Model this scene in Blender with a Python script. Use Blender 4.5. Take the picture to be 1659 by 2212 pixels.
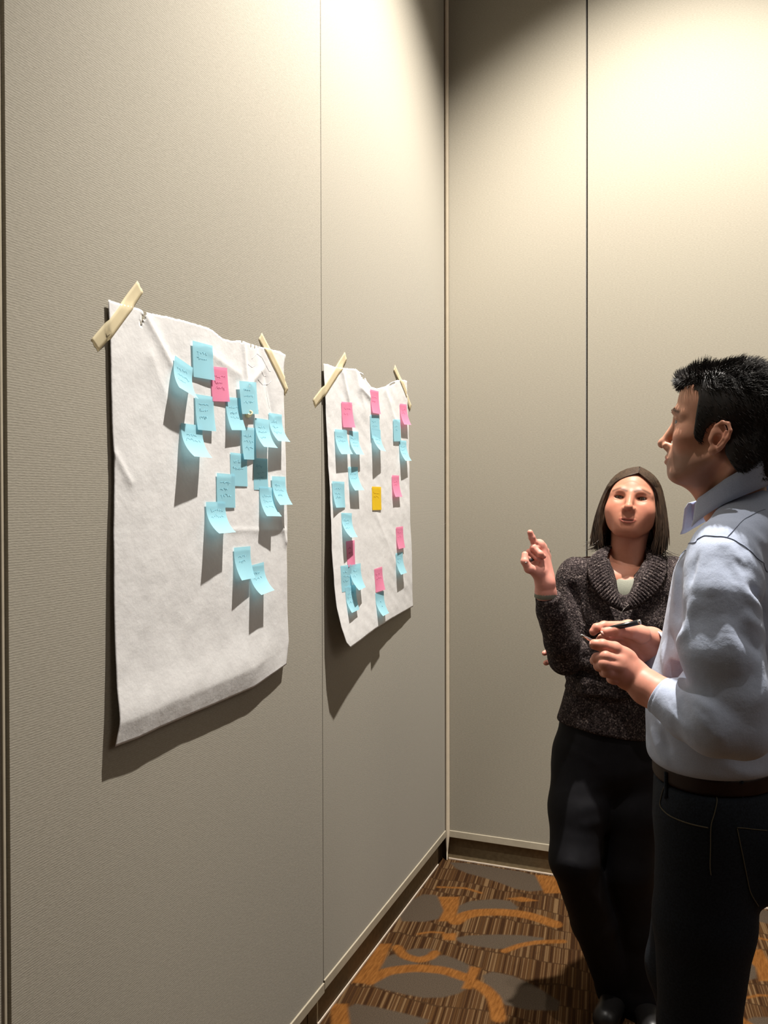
import bpy, bmesh, math
import numpy as np
from mathutils import Vector, Matrix

for _o in list(bpy.data.objects):
    bpy.data.objects.remove(_o)
scene = bpy.context.scene
COL = scene.collection
rng = np.random.RandomState(7)

# ------------------------------------------------------------------ camera, world, lights, exposure
YAW, PITCH, ROLL = math.radians(21.27), math.radians(-0.63), math.radians(0.13)
CAM = np.array([1.034, -3.367, 1.5])
FOC, IW, IH = 1817.0, 1659.0, 2212.0
_f0 = np.array([-math.sin(YAW), math.cos(YAW), 0.0])
_r0 = np.array([math.cos(YAW), math.sin(YAW), 0.0])
_u0 = np.array([0.0, 0.0, 1.0])
CF = _f0 * math.cos(PITCH) + _u0 * math.sin(PITCH)
_u = _u0 * math.cos(PITCH) - _f0 * math.sin(PITCH)
CR = _r0 * math.cos(ROLL) - _u * math.sin(ROLL)
CU = np.cross(CR, CF)
cam = bpy.data.cameras.new('camera')
cam.sensor_fit = 'VERTICAL'
cam.sensor_height = 36.0
cam.lens = 36.0 * FOC / IH
cam.clip_start = 0.02
cam_ob = bpy.data.objects.new('camera', cam)
COL.objects.link(cam_ob)
_m = np.eye(4)
_m[:3, 0], _m[:3, 1], _m[:3, 2], _m[:3, 3] = CR, CU, -CF, CAM
cam_ob.matrix_world = Matrix(_m.tolist())
scene.camera = cam_ob

world = bpy.data.worlds.new('room_fill')
scene.world = world
world.use_nodes = True
world.node_tree.nodes['Background'].inputs[0].default_value = (1.0, 0.92, 0.82, 1)
world.node_tree.nodes['Background'].inputs[1].default_value = 0.012

# recessed downlight in the high ceiling above the corner (a cone with a soft cut-off)
LAMP = (0.97, -1.18, 4.55)
spot = bpy.data.lights.new('downlight', 'SPOT')
spot.energy = 1180.0
spot.color = (1.0, 0.955, 0.885)
spot.spot_size = math.radians(93)
spot.spot_blend = 0.6
spot.shadow_soft_size = 0.028
spot_ob = bpy.data.objects.new('downlight', spot)
COL.objects.link(spot_ob)
spot_ob.location = LAMP
spot_ob.rotation_euler = (math.radians(4.5), 0, 0)                 # aimed a little towards the far corner

# a second, narrower ceiling spot in front of the two people
SPOT2 = (0.88, -2.12, 4.45)
spot2 = bpy.data.lights.new('accent_spot', 'SPOT')
spot2.energy = 210.0
spot2.color = (1.0, 0.955, 0.885)
spot2.spot_size = math.radians(31)
spot2.spot_blend = 0.5
spot2.shadow_soft_size = 0.03
spot2_ob = bpy.data.objects.new('accent_spot', spot2)
COL.objects.link(spot2_ob)
spot2_ob.location = SPOT2
spot2_ob.rotation_euler = (Vector((1.02, -1.12, 1.45)) - Vector(SPOT2)).to_track_quat('-Z', 'Y').to_euler()

# the rest of the room's ceiling lights, behind and to the right of the camera
def area_light(name, loc, size, energy, color, look):
    l = bpy.data.lights.new(name, 'AREA')
    l.shape = 'RECTANGLE'
    l.size, l.size_y = size
    l.energy = energy
    l.color = color
    o = bpy.data.objects.new(name, l)
    COL.objects.link(o)
    o.location = loc
    o.rotation_euler = (Vector(look) - Vector(loc)).to_track_quat('-Z', 'Y').to_euler()
    return o
area_light('room_ceiling_lights', (4.6, -2.5, 3.9), (2.4, 2.4), 34.0, (1.0, 0.92, 0.82), (1.2, -1.9, 0.6))

scene.view_settings.view_transform = 'Standard'
scene.view_settings.look = 'None'
scene.view_settings.exposure = 0.0
scene.view_settings.gamma = 1.0
scene.view_settings.use_curve_mapping = False
scene.cycles.use_denoising = True
scene.cycles.max_bounces = 8

# ------------------------------------------------------------------ helpers
def at(px, py, t):
    """world point seen at photo pixel (px, py) and t metres along the lens axis"""
    return CAM + t * (CF + (px - IW / 2) / FOC * CR - (py - IH / 2) / FOC * CU)

def depth_of(p):
    return float((np.asarray(p) - CAM) @ CF)

def tag(o, label=None, cat=None, group=None, kind=None):
    if label: o['label'] = label
    if cat: o['category'] = cat
    if group: o['group'] = group
    if kind: o['kind'] = kind
    return o

def empty(name, loc):
    o = bpy.data.objects.new(name, None)
    o.empty_display_size = 0.05
    COL.objects.link(o)
    o.location = tuple(float(v) for v in loc)
    return o

def mesh_obj(name, verts, faces, mat, parent=None, smooth=True, origin=None, colors=None, mats=None, midx=None):
    """one mesh object; verts in world metres, stored relative to the parent (or to origin)"""
    v = np.asarray(verts, dtype=np.float32).reshape(-1, 3)
    off = np.zeros(3)
    if parent is not None:
        q = parent
        while q is not None:
            off = off + np.array(q.location)
            q = q.parent
    elif origin is not None:
        off = np.asarray(origin, dtype=float)
    v = v - off.astype(np.float32)
    me = bpy.data.meshes.new(name)
    if isinstance(faces, np.ndarray):
        n, k = faces.shape
        me.vertices.add(len(v))
        me.vertices.foreach_set('co', v.ravel())
        me.loops.add(n * k)
        me.loops.foreach_set('vertex_index', faces.astype(np.int32).ravel())
        me.polygons.add(n)
        me.polygons.foreach_set('loop_start', np.arange(0, n * k, k, dtype=np.int32))
        me.update(calc_edges=True)
        me.validate()
    else:
        me.from_pydata([tuple(map(float, p)) for p in v], [], faces)
        me.update()
    if smooth:
        me.polygons.foreach_set('use_smooth', np.ones(len(me.polygons), dtype=bool))
    if colors is not None:
        a = me.color_attributes.new('Col', 'FLOAT_COLOR', 'POINT')
        c = np.ones((len(v), 4), dtype=np.float32)
        c[:, :colors.shape[1]] = colors
        a.data.foreach_set('color', c.ravel())
    for m_ in (mats or [mat]):
        me.materials.append(m_)
    if midx is not None:
        me.polygons.foreach_set('material_index', np.asarray(midx, dtype=np.int32))
    o = bpy.data.objects.new(name, me)
    COL.objects.link(o)
    if parent is not None:
        o.parent = parent
    elif origin is not None:
        o.location = tuple(float(x) for x in origin)
    return o

class NT:
    """tiny node-tree writer"""
    def __init__(s, name):
        s.m = bpy.data.materials.new(name)
        s.m.use_nodes = True
        s.t = s.m.node_tree
        s.b = s.t.nodes['Principled BSDF']
        s.out = s.t.nodes['Material Output']
    def n(s, typ, **kw):
        q = s.t.nodes.new(typ)
        for k, v in kw.items():
            setattr(q, k, v)
        return q
    def l(s, a, b):
        s.t.links.new(a, b)
    def val(s, sock, v):
        if isinstance(v, bpy.types.NodeSocket): s.l(v, sock)
        else: sock.default_value = v
    def math(s, op, a, b=0.0, c=None, clamp=False):
        q = s.n('ShaderNodeMath', operation=op, use_clamp=clamp)
        s.val(q.inputs[0], a); s.val(q.inputs[1], b)
        if c is not None: s.val(q.inputs[2], c)
        return q.outputs[0]
    def mix(s, f, a, b, mode='MIX'):
        q = s.n('ShaderNodeMix', data_type='RGBA', blend_type=mode)
        s.val(q.inputs[0], f)
        for sock, v in ((q.inputs[6], a), (q.inputs[7], b)):
            if isinstance(v, tuple) and len(v) == 3: v = v + (1,)
            s.val(sock, v)
        return q.outputs[2]
    def coord(s, out='Object', scale=None, rot=None):
        tc = s.n('ShaderNodeTexCoord')
        if scale is None and rot is None: return tc.outputs[out]
        mp = s.n('ShaderNodeMapping')
        if scale: mp.inputs['Scale'].default_value = scale
        if rot: mp.inputs['Rotation'].default_value = rot
        s.l(tc.outputs[out], mp.inputs[0])
        return mp.outputs[0]
    def noise(s, vec, scale, detail=3.0, rough=0.5):
        q = s.n('ShaderNodeTexNoise')
        s.l(vec, q.inputs['Vector'])
        q.inputs['Scale'].default_value = scale
        q.inputs['Detail'].default_value = detail
        q.inputs['Roughness'].default_value = rough
        return q.outputs['Fac']
    def ramp(s, f, stops):
        q = s.n('ShaderNodeValToRGB')
        e = q.color_ramp.elements
        while len(e) < len(stops): e.new(0.5)
        for el, (p, c) in zip(e, stops):
            el.position = p
            el.color = tuple(c) + (1,) if len(c) == 3 else c
        s.val(q.inputs[0], f)
        return q.outputs[0]
    def bump(s, h, strength=0.3, dist=0.001):
        q = s.n('ShaderNodeBump')
        q.inputs['Strength'].default_value = strength
        q.inputs['Distance'].default_value = dist
        s.l(h, q.inputs['Height'])
        s.l(q.outputs[0], s.b.inputs['Normal'])
    def base(s, c, rough=0.6, spec=0.3, metal=0.0):
        if isinstance(c, tuple): c = c + (1,)
        s.val(s.b.inputs['Base Color'], c)
        s.b.inputs['Roughness'].default_value = rough
        s.b.inputs['Specular IOR Level'].default_value = spec
        s.b.inputs['Metallic'].default_value = metal

def simple(name, c, rough=0.6, spec=0.3, metal=0.0, var=0.0, vscale=40.0, bump=0.0):
    t = NT(name)
    t.base(c, rough, spec, metal)
    if var or bump:
        f = t.noise(t.coord(), vscale)
        if var:
            lo = tuple(x * (1 - var) for x in c); hi = tuple(min(1, x * (1 + var)) for x in c)
            t.l(t.ramp(f, [(0.3, lo), (0.7, hi)]), t.b.inputs['Base Color'])
        if bump: t.bump(f, bump, 0.0008)
    return t.m

def paper_mat(name, c, trans=0.3, var=0.03, bump=0.0, wrinkle=14.0, clear=0.0):
    """paper: diffuse with some light let through"""
    t = NT(name)
    co = t.coord()
    f = t.noise(co, 30.0)
    lo = tuple(x * (1 - var) for x in c)
    col = t.ramp(f, [(0.3, lo), (0.7, c)])
    t.l(col, t.b.inputs['Base Color'])
    t.b.inputs['Roughness'].default_value = 0.75
    t.b.inputs['Specular IOR Level'].default_value = 0.15
    if bump:
        g = t.noise(co, wrinkle, 5.0, 0.6)
        t.bump(g, bump, 0.004)
    tr = t.n('ShaderNodeBsdfTranslucent')
    t.l(col, tr.inputs[0])
    mx = t.n('ShaderNodeMixShader')
    mx.inputs[0].default_value = trans
    t.l(t.b.outputs[0], mx.inputs[1]); t.l(tr.outputs[0], mx.inputs[2])
    res = mx.outputs[0]
    if clear:                                        # thin tape: some of the surface below shows through
        tp = t.n('ShaderNodeBsdfTransparent')
        m2 = t.n('ShaderNodeMixShader')
        m2.inputs[0].default_value = clear
        t.l(res, m2.inputs[1]); t.l(tp.outputs[0], m2.inputs[2])
        res = m2.outputs[0]
    t.l(res, t.out.inputs[0])
    return t.m

def box_geo(lo, hi, bev=0.0):
    """bevelled box as verts, faces"""
    bm = bmesh.new()
    bmesh.ops.create_cube(bm, size=1.0)
    lo, hi = np.array(lo, float), np.array(hi, float)
    for v in bm.verts:
        v.co = Vector(tuple(lo + (np.array(v.co) + 0.5) * (hi - lo)))
    if bev:
        bmesh.ops.bevel(bm, geom=list(bm.edges), offset=bev, segments=2, profile=0.5, affect='EDGES')
    bm.normal_update()
    vs = np.array([tuple(v.co) for v in bm.verts])
    bm.verts.index_update()
    fs = [tuple(v.index for v in f.verts) for f in bm.faces]
    bm.free()
    return vs, fs

def box(name, lo, hi, mat, parent=None, bev=0.0, origin=None):
    v, f = box_geo(lo, hi, bev)
    return mesh_obj(name, v, f, mat, parent, smooth=False, origin=origin)

def frames(P):
    P = np.asarray(P, float)
    T = np.gradient(P, axis=0)
    T /= np.linalg.norm(T, axis=1)[:, None] + 1e-12
    N = np.zeros_like(P)
    a = np.array([0, 0, 1.0]) if abs(T[0][2]) < 0.9 else np.array([1.0, 0, 0])
    n = a - T[0] * (a @ T[0]); n /= np.linalg.norm(n)
    for i in range(len(P)):
        n = n - T[i] * (n @ T[i]); n /= np.linalg.norm(n) + 1e-12
        N[i] = n
    return T, N, np.cross(T, N)

def tube_geo(P, r, sides=8, caps=True):
    P = np.asarray(P, float)
    r = np.broadcast_to(np.asarray(r, float), (len(P),))
    T, N, B = frames(P)
    a = np.linspace(0, 2 * np.pi, sides, endpoint=False)
    V = (P[:, None] + r[:, None, None] * (np.cos(a)[None, :, None] * N[:, None] + np.sin(a)[None, :, None] * B[:, None])).reshape(-1, 3)
    F = []
    for i in range(len(P) - 1):
        for j in range(sides):
            k = (j + 1) % sides
            F.append((i * sides + j, i * sides + k, (i + 1) * sides + k, (i + 1) * sides + j))
    if caps:
        F.append(tuple(range(sides))[::-1])
        F.append(tuple((len(P) - 1) * sides + j for j in range(sides)))
    return V, F

def join_geo(parts):
    V, F, o = [], [], 0
    for v, f in parts:
        V.append(np.asarray(v)); F += [tuple(i + o for i in q) for q in f]; o += len(v)
    return np.concatenate(V), F

def strands_geo(S, r0, r1=0.2, sides=3):
    """S: (n, m, 3) strand points -> one mesh of tapered tubes"""
    S = np.asarray(S, float)
    n, m, _ = S.shape
    T = np.gradient(S, axis=1); T /= np.linalg.norm(T, axis=2)[..., None] + 1e-9
    ref = np.where(np.abs(T[..., 2:3]) < 0.8, np.array([0, 0, 1.0]), np.array([1.0, 0, 0]))
    N = np.cross(T, ref); N /= np.linalg.norm(N, axis=2)[..., None] + 1e-9
    B = np.cross(T, N)
    r0 = np.broadcast_to(np.asarray(r0, float), (n,))
    s = np.linspace(0, 1, m)
    rad = r0[:, None] * (1 - (1 - r1) * s ** 2)[None]
    a = np.linspace(0, 2 * np.pi, sides, endpoint=False)
    V = S[:, :, None] + rad[:, :, None, None] * (np.cos(a)[None, None, :, None] * N[:, :, None] + np.sin(a)[None, None, :, None] * B[:, :, None])
    V = V.reshape(-1, 3)
    i, j, k = np.meshgrid(np.arange(n), np.arange(m - 1), np.arange(sides), indexing='ij')
    k2 = (k + 1) % sides
    b0 = (i * m + j) * sides; b1 = (i * m + j + 1) * sides
    F = np.stack([b0 + k, b0 + k2, b1 + k2, b1 + k], -1).reshape(-1, 4)
    return V, F

# ------------------------------------------------------------------ signed-distance modelling
def smin(a, b, k):
    if k <= 0: return np.minimum(a, b)
    h = np.clip(0.5 + 0.5 * (b - a) / k, 0, 1)
    return b + (a - b) * h - k * h * (1 - h)

class Field:
    """a grid of signed distances built up by adding and cutting soft shapes"""
    def __init__(s, lo, hi, h):
        s.lo = np.array(lo, float); s.h = h
        s.n = np.ceil((np.array(hi, float) - s.lo) / h).astype(int) + 1
        s.D = np.full(s.n, 0.5, dtype=np.float32)
        s.ax = [(s.lo[i] + h * np.arange(s.n[i])).astype(np.float32) for i in range(3)]
    def sub(s, lo, hi, pad):
        a = np.clip(np.floor((np.array(lo) - pad - s.lo) / s.h).astype(int), 0, s.n)
        b = np.clip(np.ceil((np.array(hi) + pad - s.lo) / s.h).astype(int) + 1, 0, s.n)
        if np.any(b <= a): return None, None
        sl = tuple(slice(a[i], b[i]) for i in range(3))
        return sl, (s.ax[0][sl[0]][:, None, None], s.ax[1][sl[1]][None, :, None], s.ax[2][sl[2]][None, None, :])
    def put(s, fn, lo, hi, k, op):
        sl, g = s.sub(lo, hi, k + 3 * s.h)
        if sl is None: return s
        d = fn(*g).astype(np.float32)
        if op == 'u': s.D[sl] = smin(s.D[sl], d, k)
        elif op == 's': s.D[sl] = -smin(-s.D[sl], d, k)
        return s
    def cap(s, a, b, ra, rb=None, k=0.0, op='u'):
        a, b = np.array(a, float), np.array(b, float)
        rb = ra if rb is None else rb
        ba = b - a; L2 = float(ba @ ba) + 1e-12
        def fn(X, Y, Z):
            h = np.clip(((X - a[0]) * ba[0] + (Y - a[1]) * ba[1] + (Z - a[2]) * ba[2]) / L2, 0, 1)
            return np.sqrt((X - a[0] - ba[0] * h) ** 2 + (Y - a[1] - ba[1] * h) ** 2 + (Z - a[2] - ba[2] * h) ** 2) - (ra + (rb - ra) * h)
        r = max(ra, rb)
        return s.put(fn, np.minimum(a, b) - r, np.maximum(a, b) + r, k, op)
    def chain(s, P, R, k=0.0, op='u'):
        R = np.broadcast_to(np.asarray(R, float), (len(P),))
        for i in range(len(P) - 1):
            s.cap(P[i], P[i + 1], R[i], R[i + 1], k, op)
        return s
    def ell(s, c, r, k=0.0, op='u', rot=None):
        c, r = np.array(c, float), np.array(r, float)
        M = np.eye(3) if rot is None else np.asarray(rot, float)   # columns: local axes
        def fn(X, Y, Z):
            x, y, z = X - c[0], Y - c[1], Z - c[2]
            if rot is None: p = (x, y, z)
            else: p = tuple(x * M[0, i] + y * M[1, i] + z * M[2, i] for i in range(3))
            k0 = np.sqrt((p[0] / r[0]) ** 2 + (p[1] / r[1]) ** 2 + (p[2] / r[2]) ** 2)
            k1 = np.sqrt((p[0] / r[0] ** 2) ** 2 + (p[1] / r[1] ** 2) ** 2 + (p[2] / r[2] ** 2) ** 2) + 1e-6
            return k0 * (k0 - 1) / k1
        e = np.sqrt(((M * r) ** 2).sum(1))
        return s.put(fn, c - e, c + e, k, op)
    def ecap(s, a, b, ra, rb, side, k=0.0, op='u'):
        """capsule of elliptic section; ra, rb = (radius along side, radius across)"""
        a, b = np.array(a, float), np.array(b, float)
        w = b - a; L = np.linalg.norm(w); w = w / L
        u = np.array(side, float); u = u - w * (u @ w); u /= np.linalg.norm(u)
        v = np.cross(w, u)
        def fn(X, Y, Z):
            x, y, z = X - a[0], Y - a[1], Z - a[2]
            ax = x * w[0] + y * w[1] + z * w[2]
            pu = x * u[0] + y * u[1] + z * u[2]
            pv = x * v[0] + y * v[1] + z * v[2]
            h = np.clip(ax / L, 0, 1)
            ru = ra[0] + (rb[0] - ra[0]) * h; rv = ra[1] + (rb[1] - ra[1]) * h
            ov = ax - h * L
            m = np.minimum(ru, rv)
            q = np.sqrt((pu / ru) ** 2 + (pv / rv) ** 2 + (ov / m) ** 2)
            return (q - 1) * m
        e = max(*ra, *rb)
        return s.put(fn, np.minimum(a, b) - e, np.maximum(a, b) + e, k, op)
    def fold(s, P, amp, w):
        """push the surface out (amp > 0) or in along a polyline, like a crease in cloth"""
        P = np.asarray(P, float)
        R = 2.8 * w
        sl, g = s.sub(P.min(0), P.max(0), R)
        if sl is None: return s
        best = np.full(s.D[sl].shape, 1e3, np.float32); tp = np.zeros(s.D[sl].shape, np.float32)
        n = len(P) - 1
        for i in range(n):
            a, ba = P[i], P[i + 1] - P[i]
            h = np.clip(((g[0] - a[0]) * ba[0] + (g[1] - a[1]) * ba[1] + (g[2] - a[2]) * ba[2]) / (ba @ ba + 1e-12), 0, 1)
            d = np.sqrt((g[0] - a[0] - ba[0] * h) ** 2 + (g[1] - a[1] - ba[1] * h) ** 2 + (g[2] - a[2] - ba[2] * h) ** 2)
            m = d < best
            best = np.where(m, d, best); tp = np.where(m, (i + h) / n, tp)
        s.D[sl] -= (amp * np.sin(np.pi * np.clip(tp * 0.96 + 0.02, 0, 1)) ** 0.8 * np.exp(-(best / w) ** 1.35)).astype(np.float32)
        return s
    def plane_cut(s, p, nrm, k=0.0):
        """remove everything on the side the normal points to"""
        p, nrm = np.array(p, float), np.array(nrm, float); nrm /= np.linalg.norm(nrm)
        X, Y, Z = s.ax[0][:, None, None], s.ax[1][None, :, None], s.ax[2][None, None, :]
        d = ((X - p[0]) * nrm[0] + (Y - p[1]) * nrm[1] + (Z - p[2]) * nrm[2]).astype(np.float32)
        s.D = -smin(-s.D, -d, k)
        return s
    def sample(s, P):
        q = (np.asarray(P) - s.lo) / s.h
        q = np.clip(q, 0, s.n - 1.001)
        i = q.astype(int); f = q - i
        out = 0
        for dx in (0, 1):
            for dy in (0, 1):
                for dz in (0, 1):
                    w = (f[..., 0] if dx else 1 - f[..., 0]) * (f[..., 1] if dy else 1 - f[..., 1]) * (f[..., 2] if dz else 1 - f[..., 2])
                    out = out + w * s.D[i[..., 0] + dx, i[..., 1] + dy, i[..., 2] + dz]
        return out
    def hit(s, px, py, t0=1.0, t1=3.2):
        """first surface point along the sight line of a photo pixel"""
        t = np.arange(t0, t1, 0.002)
        P = np.array([at(px, py, x) for x in t])
        ins = np.all((P > s.lo) & (P < s.lo + s.h * (s.n - 1)), axis=1)
        d = np.where(ins, s.sample(P), 1.0)
        w = np.where(d < 0)[0]
        return P[w[0]] if len(w) else None
    def mesh(s, smooth=1):
        D = s.D
        n = np.array(D.shape)
        neg = D < 0
        c = neg[:-1, :-1, :-1].astype(np.uint8)
        for dx, dy, dz in ((1,0,0),(0,1,0),(0,0,1),(1,1,0),(1,0,1),(0,1,1),(1,1,1)):
            c = c + neg[dx:n[0]-1+dx, dy:n[1]-1+dy, dz:n[2]-1+dz]
        I = np.argwhere((c > 0) & (c < 8))
        idx = np.full(n - 1, -1, dtype=np.int32)
        idx[tuple(I.T)] = np.arange(len(I))
        corner = np.array([(0,0,0),(1,0,0),(0,1,0),(1,1,0),(0,0,1),(1,0,1),(0,1,1),(1,1,1)])
        val = np.stack([D[I[:,0]+q[0], I[:,1]+q[1], I[:,2]+q[2]] for q in corner], 1).astype(np.float64)
        acc = np.zeros((len(I), 3)); cnt = np.zeros(len(I))
        for a_, b_ in ((0,1),(2,3),(4,5),(6,7),(0,2),(1,3),(4,6),(5,7),(0,4),(1,5),(2,6),(3,7)):
            va, vb = val[:, a_], val[:, b_]
            m = (va < 0) != (vb < 0)
            t = np.where(m, va / np.where(m, va - vb, 1), 0)
            p = corner[a_] + t[:, None] * (corner[b_] - corner[a_])
            acc += np.where(m[:, None], p, 0); cnt += m
        V = (I + acc / cnt[:, None]) * s.h + s.lo
        quads = []
        for axis in range(3):
            e1 = [slice(1, -1)] * 3; e1[axis] = slice(0, -1)
            e2 = [slice(1, -1)] * 3; e2[axis] = slice(1, None)
            A, B = neg[tuple(e1)], neg[tuple(e2)]
            E = np.argwhere(A != B)
            if not len(E): continue
            fl = A[tuple(E.T)]
            o = np.ones(3, int); o[axis] = 0
            E = E + o
            u, w = [(1, 2), (2, 0), (0, 1)][axis]
            du = np.zeros(3, int); du[u] = 1
            dw = np.zeros(3, int); dw[w] = 1
            q = np.stack([idx[tuple((E - du - dw).T)], idx[tuple((E - dw).T)], idx[tuple(E.T)], idx[tuple((E - du).T)]], 1)
            q = np.where(fl[:, None], q, q[:, ::-1])
            quads.append(q)
        Fq = np.concatenate(quads)
        Fq = Fq[(Fq >= 0).all(1)]
        for _ in range(smooth):
            e = np.concatenate([Fq[:, [0, 1]], Fq[:, [1, 2]], Fq[:, [2, 3]], Fq[:, [3, 0]]])
            nn = np.bincount(e[:, 0], minlength=len(V)) + np.bincount(e[:, 1], minlength=len(V))
            sm = np.stack([np.bincount(e[:, 0], V[e[:, 1], i], len(V)) + np.bincount(e[:, 1], V[e[:, 0], i], len(V)) for i in range(3)], 1)
            V = np.where(nn[:, None] > 0, 0.5 * V + 0.5 * sm / np.maximum(nn, 1)[:, None], V)
        return V, Fq

def join_q(parts):
    V = np.concatenate([p[0] for p in parts]); F = []; o = 0
    for v, f in parts:
        F.append(f + o); o += len(v)
    return V, np.concatenate(F)

def dist_seg(P, a, b):
    a, b = np.asarray(a, float), np.asarray(b, float)
    ba = b - a
    h = np.clip(((P - a) @ ba) / (ba @ ba + 1e-12), 0, 1)
    return np.linalg.norm(P - a - h[:, None] * ba, axis=1)

def noise3(P, scale, seed=0):
    """cheap smooth pseudo-noise in about -1..1"""
    r = np.random.RandomState(seed)
    out = 0
    for i in range(6):
        d = r.normal(size=3); d /= np.linalg.norm(d)
        out = out + np.sin((P @ d) * scale * r.uniform(0.6, 1.6) + r.uniform(0, 6.28))
    return out / 3.0

# ------------------------------------------------------------------ room: panelled partition walls, carpet, ceiling
def fabric_mat(ribs):
    t = NT('wall_fabric')
    co = t.coord()
    sep = t.n('ShaderNodeSeparateXYZ'); t.l(co, sep.inputs[0])
    warp = t.noise(t.coord(scale=(9, 9, 2.0)), 14.0, 2.0)
    z = t.math('ADD', t.math('MULTIPLY', sep.outputs[2], 2 * math.pi / 0.0042), t.math('MULTIPLY', warp, 2.2))
    rib = t.math('MULTIPLY_ADD', t.math('SINE', z), 0.5, 0.5)
    fib = t.noise(t.coord(scale=(130, 130, 480)), 1.0, 2.0)
    spk = t.noise(co, 620.0, 1.0)
    h = t.math('ADD', t.math('MULTIPLY', rib, 0.5 * ribs), t.math('MULTIPLY', fib, 0.8))
    f = t.math('ADD', t.math('MULTIPLY', fib, 0.6), t.math('MULTIPLY', spk, 0.4))
    f = t.math('ADD', f, t.math('MULTIPLY', rib, 0.10 * ribs))
    col = t.ramp(f, [(0.30, (0.256, 0.231, 0.182)), (0.55, (0.312, 0.281, 0.224)), (0.80, (0.370, 0.336, 0.273))])
    big = t.noise(co, 2.3, 2.0)
    col = t.mix(t.math('MULTIPLY', big, 0.20), col, (0.31, 0.288, 0.232))
    t.l(col, t.b.inputs['Base Color'])
    t.b.inputs['Roughness'].default_value = 0.85
    t.b.inputs['Specular IOR Level'].default_value = 0.18
    t.b.inputs['Sheen Weight'].default_value = 0.12
    t.bump(h, 0.55, 0.0006)
    return t.m
M_FAB = fabric_mat(0.6)
M_FAB_BACK = fabric_mat(0.15)
M_TRIM = simple('trim_aluminium', (0.42, 0.37, 0.28), 0.4, 0.4, 0.0, 0.06, 30)
M_POST = simple('corner_trim', (0.74, 0.64, 0.49), 0.4, 0.4, 0.0, 0.04, 30)
M_BASE = simple('recess_panel', (0.20, 0.15, 0.085), 0.6, 0.2, 0.0, 0.15, 60, 0.2)
M_SEAL = simple('floor_seal', (0.62, 0.52, 0.42), 0.5, 0.3, 0.0, 0.08, 50)
M_DARK = simple('dark_gap', (0.07, 0.05, 0.028), 0.9, 0.05)
M_CEIL = simple('ceiling_paint', (0.55, 0.52, 0.45), 0.9, 0.1, 0.0, 0.04, 12)
HT = 4.65

left_edges = [0.0, -1.2, -2.352, -3.52, -4.69]
back_edges = [0.0, 0.577, 1.777, 2.977]
wl = mesh_obj('wall_left', *box_geo((-0.16, -4.9, 0.0), (-0.026, 0.16, HT)), M_DARK, smooth=False)
tag(wl, kind='structure')
wb = mesh_obj('wall_back', *box_geo((-0.026, 0.026, 0.0), (3.1, 0.16, HT)), M_DARK, smooth=False)
tag(wb, kind='structure')
G = 0.0036
for i in range(4):
    y1, y0 = left_edges[i] - G - (0.012 if i == 0 else 0), left_edges[i + 1] + G
    dx = 0.0 if i != 1 else 0.0022
    dz = 0.0 if i != 1 else -0.003
    box('wall_panel', (-0.030, y0, 0.104), (0.0 + dx, y1, HT), M_FAB, wl, 0.0007)
    box('seam_gasket', (-0.028, y0 - 2 * G, 0.1), (-0.016, y0, HT), M_DARK, wl)
    box('panel_trim', (-0.030, y0, 0.103 + dz), (0.0045 + dx, y1, 0.1315 + dz), M_TRIM, wl, 0.0014)
box('edge_strip', (-0.02, left_edges[2] - G - 0.0075, 0.1), (0.0035, left_edges[2] - G - 0.002, HT), M_TRIM, wl, 0.001)
bl = box('baseboard_left', (-0.026, -1.262, 0.0), (-0.018, -0.055, 0.104), M_BASE)
box('base_panel', (-0.026, -4.7, 0.0), (-0.018, -1.268, 0.104), M_BASE, bl)
box('floor_seal', (-0.018, -4.7, 0.0), (-0.0135, -0.062, 0.007), M_SEAL, bl, 0.001)
tag(bl, kind='structure')
for i in range(3):
    x0, x1 = back_edges[i] + G + (0.011 if i == 0 else 0), back_edges[i + 1] - G
    box('wall_panel', (x0, 0.0, 0.104), (x1, 0.030, HT), M_FAB_BACK, wb, 0.0016)
    box('panel_trim', (x0, -0.0045, 0.101), (x1, 0.030, 0.129), M_TRIM, wb, 0.0014)
bb = box('baseboard_back', (0.0, 0.017, 0.0), (3.0, 0.026, 0.104), M_BASE)
box('floor_seal', (0.006, 0.013, 0.0), (3.0, 0.017, 0.0065), M_SEAL, bb, 0.001)
tag(bb, kind='structure')
# cream strip in the corner, narrowing to a point over the recessed base
pv, pf = [], []
prof = [(HT, 1.0), (0.13, 1.0), (0.10, 0.86), (0.045, 0.42), (0.004, 0.10)]
for z, s_ in prof:
    c = np.array([0.0075, -0.0055])
    for k in range(8):
        a = math.pi * 2 * k / 8
        pv.append((c[0] * (0.6 + 0.4 * s_) + 0.0098 * s_ * math.cos(a), c[1] + 0.0075 * s_ * math.sin(a), z))
for i in range(len(prof) - 1):
    for k in range(8):
        pf.append((i * 8 + k, i * 8 + (k + 1) % 8, (i + 1) * 8 + (k + 1) % 8, (i + 1) * 8 + k))
pf.append(tuple(range(8))); pf.append(tuple(range(8 * len(prof) - 1, 8 * len(prof) - 9, -1)))
tag(mesh_obj('trim_1', pv, pf, M_POST), kind='structure')
# dark gasket groove beside the corner strip on the left wall
tag(box('trim_2', (-0.026, -0.0125, 0.1), (-0.001, -0.0095, HT), M_DARK), kind='structure')

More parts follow.
